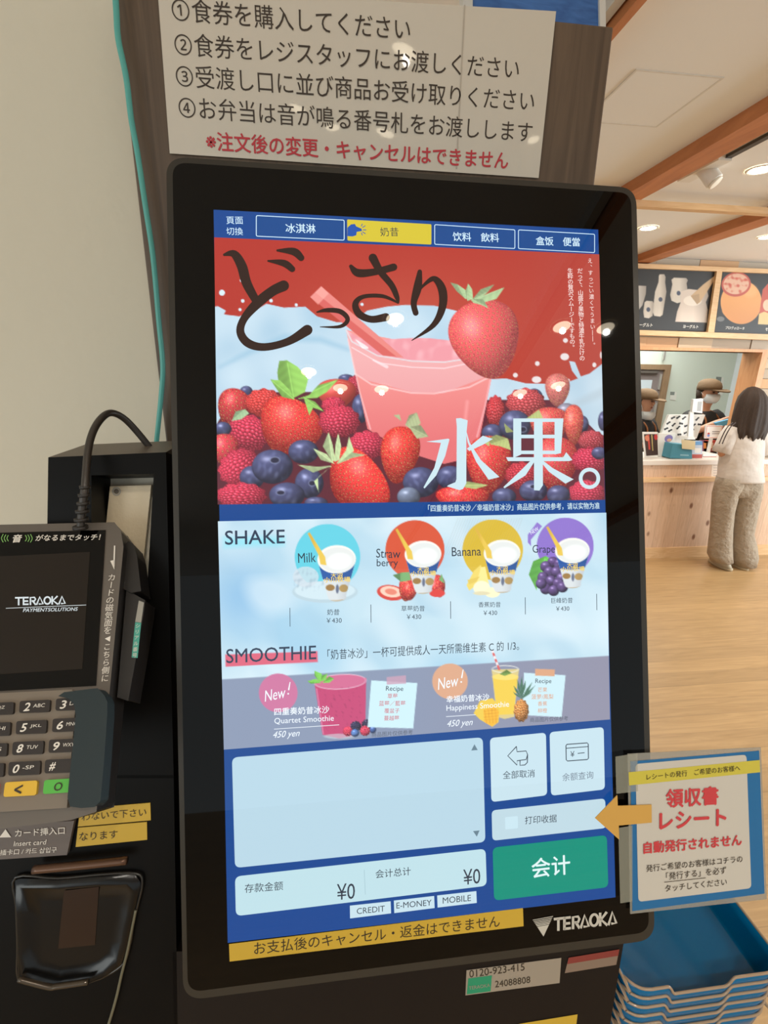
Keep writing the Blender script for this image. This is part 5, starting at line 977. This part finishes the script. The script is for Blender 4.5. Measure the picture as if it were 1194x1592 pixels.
    return f, rt
skin_m = M((206, 152, 122), 0.5); hair_m = wood('dark_hair', (40, 29, 22), (72, 54, 42), (60, 60, 3), 0.75); denim = bumpy((164, 148, 128), 0.85, 22, 0.7, 3, 0.03); shirt_m = bumpy((214, 203, 193), 0.8, 14, 0.35, 2, 0.03)
# --- the girl at the counter
GY = 3.44
g = lambda x, y, Y=GY: atY(x, y, Y)
fl = atZ(1136, 884, 0.0)
gl_ = thing('person', (g(1145, 750).x, GY, 0), 'long-haired girl in pale tee and wide beige trousers seen from behind at the counter', 'person')
anL = atZ(1127, 884, 0.0); anR = atZ(1160, 887, 0.0); anL.z = anR.z = 0.085; anL.y = anR.y = GY
P = dict(pelvis=g(1147, 752), waist=g(1149, 722), chest=g(1152, 688), neck=g(1162, 662), head=g(1168, 633), sh_l=g(1134, 674), sh_r=g(1176, 674), el_l=g(1122, 706), el_r=g(1188, 706),
         wr_l=g(1124, 703, 3.62), wr_r=g(1178, 701, 3.62), hip_l=g(1134, 758), hip_r=g(1160, 758), kn_l=g(1123, 812), kn_r=g(1160, 814), an_l=anL, an_r=anR)
body(gl_, P, skin_m, (0.1, 1, 0), 0.82)
def ring_(l, r, y, Y, ry): a = g(l, y, Y); b_ = g(r, y, Y); c = (a + b_) / 2; return (c, (b_ - a).length / 2, ry)
b = MB(); b.loft([ring_(1119, 1183, 747, GY, 0.13), ring_(1120, 1182, 744, GY, 0.135), ring_(1121, 1181, 725, GY, 0.125), ring_(1124, 1182, 705, GY, 0.125), ring_(1128, 1183, 688, GY, 0.12), ring_(1130, 1183, 674, GY, 0.10), ring_(1138, 1179, 664, GY, 0.075), ring_(1152, 1173, 658, GY, 0.055)], shirt_m, 28, True, 0.02)
def sleeve(b, p0, p1, r0, r1, m):
    d = (p1 - p0).normalized(); a = d.cross(V(0, 1, 0)).normalized(); c = d.cross(a)
    b.loft([(p0 - d * 0.03, r0 * 0.8, r0 * 0.8, a, c), (p0 * 0.8 + p1 * 0.2, r0, r0, a, c), (p0 * 0.4 + p1 * 0.6, (r0 + r1) / 2, (r0 + r1) / 2, a, c), (p1, r1, r1, a, c)], m, 18)
sleeve(b, g(1137, 670), g(1121, 704), 0.066, 0.068, shirt_m); sleeve(b, g(1177, 670), g(1189, 703), 0.06, 0.062, shirt_m); b.build('t_shirt', gl_)
b = MB(); dkst = M((70, 56, 52), 0.7)
for o_ in (0, 5): b.tube([g(1139 + o_ * 0.9, 657, GY - 0.07), g(1131 + o_, 664, GY - 0.09), g(1124 + o_, 676, GY - 0.075), g(1118 + o_, 690, GY - 0.062)], 0.004, dkst, 6)
b.build('sleeve_stripes', gl_, label='dark double stripe along the sleeve')
b = MB(); b.loft([ring_(1108, 1136, 872, GY, 0.085), ring_(1103, 1135, 862, GY, 0.09), ring_(1105, 1135, 845, GY, 0.085), ring_(1108, 1135, 822, GY, 0.085), ring_(1110, 1137, 795, GY, 0.09), ring_(1112, 1142, 770, GY, 0.10), ring_(1117, 1150, 752, GY, 0.11), ring_(1120, 1152, 742, GY, 0.11)], denim, 24, True, 0.045)
b.loft([ring_(1143, 1171, 878, GY, 0.09), ring_(1140, 1175, 866, GY, 0.095), ring_(1138, 1173, 848, GY, 0.085), ring_(1138, 1168, 828, GY, 0.085), ring_(1139, 1172, 805, GY, 0.09), ring_(1141, 1177, 780, GY, 0.10), ring_(1142, 1180, 762, GY, 0.11), ring_(1140, 1180, 742, GY, 0.11)], denim, 24, True, 0.045)
b.loft([ring_(1118, 1178, 770, GY, 0.09), ring_(1118, 1180, 757, GY, 0.105), ring_(1120, 1181, 744, GY, 0.11), ring_(1121, 1181, 736, GY, 0.10)], denim, 24, True, 0.03)
b.build('trousers', gl_)
b = MB(); HY = GY - 0.02
hr = [(1147, 1180, 681, -0.02, 0.05), (1143, 1186, 676, -0.02, 0.078), (1141, 1189, 666, -0.01, 0.092), (1142, 1191, 654, 0.0, 0.10), (1145, 1191.5, 641, 0.0, 0.104), (1149, 1190, 629, 0.0, 0.105), (1154, 1187, 617, 0.0, 0.095), (1160, 1183, 608, 0.0, 0.07), (1165, 1178, 603, 0.0, 0.042), (1169, 1174, 601, 0.0, 0.01)]
nn = 72; vs = []
for i, (l_, r_, y_, dy_, ry_) in enumerate(hr):
    c_, rx_, ry2 = ring_(l_, r_, y_, HY + dy_, ry_)
    for j in range(nn):
        a_ = 2 * math.pi * j / nn; k_ = 1 + (0.045 * math.sin(9 * a_ + 0.5) + 0.03 * math.sin(23 * a_ + 0.3 * i)) * (1.3 if i < 4 else (0.7 if i < 7 else 0.25)); dz_ = -0.045 * max(0, 1 - i / 2.5) * (0.5 + 0.5 * math.sin(17 * a_) + 0.6 * math.sin(7 * a_ + 1))
        vs.append(c_ + V(rx_ * k_ * math.cos(a_), ry2 * k_ * math.sin(a_), dz_))
b.add(vs, [[i * nn + j, i * nn + (j + 1) % nn, (i + 1) * nn + (j + 1) % nn, (i + 1) * nn + j] for i in range(len(hr) - 1) for j in range(nn)] + [list(range(nn))[::-1]], hair_m, True)
b.build('hair', gl_)
sole = M((190, 172, 140), 0.6)
for a_ in (anL, anR):
    b = MB(); c = Vector(a_); b.loft([(V(c.x, c.y + 0.05, 0.0), 0.045, 0.125), (V(c.x, c.y + 0.05, 0.022), 0.047, 0.128)], sole, 20); b.loft([(V(c.x, c.y + 0.05, 0.022), 0.046, 0.12), (V(c.x, c.y + 0.055, 0.05), 0.042, 0.10), (V(c.x, c.y + 0.03, 0.075), 0.036, 0.06)], M((200, 186, 160), 0.6), 20)
    b.build('shoe', gl_)
# --- workers in the kitchen
khaki = bumpy((112, 88, 62), 0.85, 60, 0.2); blackt = M((34, 30, 29), 0.8); maskm = M((226, 230, 232), 0.7)
def worker(hx, hy, Y, fwd, label, hand_px, armY, mask_on, k=1.0):
    h = atY(hx, hy, Y); f = Vector(fwd).normalized(); rt = f.cross(V(0, 0, 1)).normalized(); up = V(0, 0, 1)
    o = thing('person', (h.x, Y, 0), label, 'person')
    z = h.z; nk = h - up * 0.15 * k - f * 0.02; ch = h - up * 0.32 * k - f * 0.02
    hips = V(ch.x, ch.y, z * 0.56)
    P = dict(pelvis=hips, waist=hips + up * 0.14, chest=ch, neck=nk, head=h)
    for s_, n_ in ((-1, 'l'), (1, 'r')):
        P['sh_' + n_] = ch + rt * (0.175 * s_ * k) + up * 0.09; P['hip_' + n_] = hips + rt * (0.09 * s_) - up * 0.05
        P['kn_' + n_] = V(P['hip_' + n_].x, P['hip_' + n_].y, z * 0.29) + f * 0.02; P['an_' + n_] = V(P['hip_' + n_].x, P['hip_' + n_].y, 0.08)
        tgt = atY(hand_px[0] - (6 if s_ > 0 else -10), hand_px[1], armY); P['el_' + n_] = P['sh_' + n_] * 0.55 + tgt * 0.45 + rt * (0.06 * s_) - up * 0.13; P['wr_' + n_] = P['el_' + n_] * 0.2 + tgt * 0.8
    body(o, P, skin_m, f, k)
    b = MB(); X = rt
    b.loft([(hips - up * 0.08, 0.20, 0.13, rt, f), (hips + up * 0.1, 0.185, 0.12, rt, f), (ch - up * 0.05, 0.20, 0.13, rt, f), (ch + up * 0.07, 0.20, 0.12, rt, f), (ch + up * 0.125, 0.15, 0.09, rt, f), (nk - up * 0.03, 0.075, 0.07, rt, f)], blackt, 26)
    for n_ in 'lr': sleeve(b, P['sh_' + n_], P['sh_' + n_] * 0.35 + P['el_' + n_] * 0.65, 0.075, 0.072, blackt)
    b.build('t_shirt', o)
    b = MB()
    for n_ in 'lr':
        b.loft([(V(P['an_' + n_].x, P['an_' + n_].y, 0.04), 0.09, 0.1), (P['kn_' + n_], 0.085, 0.09), (P['hip_' + n_] + up * 0.05, 0.11, 0.12)], M((50, 48, 52), 0.8), 18)
    b.build('trousers', o)
    b = MB(); strap = M((150, 92, 50), 0.6)
    for s_ in (-1, 1): b.tube([ch + rt * (0.09 * s_) + f * 0.125 - up * 0.1, ch + rt * (0.09 * s_) + f * 0.12 + up * 0.06, ch + rt * (0.085 * s_) + up * 0.14, ch + rt * (0.08 * s_) - f * 0.12 + up * 0.05], 0.009, strap, 8)
    b.loft([(ch - up * 0.1 + f * 0.118, 0.12, 0.02, rt, f), (hips + f * 0.115, 0.17, 0.02, rt, f), (hips - up * 0.3 + f * 0.11, 0.2, 0.02, rt, f)], M((70, 52, 40), 0.8), 16); b.build('apron', o)
    b = MB(); b.loft([(h - up * 0.09 * k - f * 0.045, 0.07 * k, 0.05 * k, rt, f), (h - up * 0.02 * k - f * 0.03, 0.088 * k, 0.075 * k, rt, f), (h + up * 0.05 * k - f * 0.03, 0.085 * k, 0.085 * k, rt, f)], hair_m, 20); b.build('hair', o)
    b = MB(); b.loft([(h + up * 0.022 * k, 0.096 * k, 0.112 * k, rt, f), (h + up * 0.055 * k, 0.097 * k, 0.113 * k, rt, f), (h + up * 0.088 * k - f * 0.004, 0.089 * k, 0.104 * k, rt, f), (h + up * 0.113 * k - f * 0.008, 0.070 * k, 0.082 * k, rt, f), (h + up * 0.128 * k - f * 0.01, 0.042 * k, 0.048 * k, rt, f), (h + up * 0.132 * k - f * 0.01, 0.012 * k, 0.012 * k, rt, f)], khaki, 26)
    br_c = h + up * 0.028 * k + f * 0.11 * k
    n = 12; top_ = []; bot_ = []
    for i in range(n + 1):
        a = -math.pi / 2 + math.pi * i / n; q = br_c + rt * (0.098 * k * math.sin(a)) + f * (0.085 * k * math.cos(a)) - up * (0.02 * math.cos(a)); top_.append(q + up * 0.006); bot_.append(q - up * 0.004)
        
    inn = [h + up * 0.03 * k + rt * (0.098 * k * math.sin(-math.pi / 2 + math.pi * i / n)) + f * (0.11 * k * math.cos(-math.pi / 2 + math.pi * i / n)) for i in range(n + 1)]
    m_ = n + 1; b.add(top_ + bot_ + inn, [[i, i + 1, 2 * m_ + i + 1, 2 * m_ + i] for i in range(n)] + [[m_ + i, 2 * m_ + i, 2 * m_ + i + 1, m_ + i + 1] for i in range(n)] + [[i, m_ + i, m_ + i + 1, i + 1] for i in range(n)], khaki); b.build('cap', o)
    dz = 0.0 if mask_on else -0.085
    b = MB(); c = h - up * (0.05 - dz) * k + f * 0.035 * k
    b.loft([(c - up * 0.052 * k, 0.045 * k, 0.05 * k, rt, f), (c - up * 0.03 * k, 0.064 * k, 0.07 * k, rt, f), (c, 0.072 * k, 0.082 * k, rt, f), (c + up * 0.035 * k, 0.07 * k, 0.07 * k, rt, f)], maskm, 20); b.tube([c + rt * 0.07 * k, h + rt * 0.086 * k - f * 0.01], 0.002, maskm, 5, sub=2); b.tube([c - rt * 0.07 * k, h - rt * 0.086 * k - f * 0.01], 0.002, maskm, 5, sub=2); b.build('face_mask', o)
    return o
worker(1101.5, 610, 4.45, (0.22, -0.975, 0), 'worker in brown cap, white mask and black tee behind the register', (1132, 652), 4.15, True)
worker(1004, 624, 4.75, (0.5, -0.866, 0), 'worker in brown cap half hidden by the kiosk edge before the kitchen door', (1020, 690), 4.55, False)
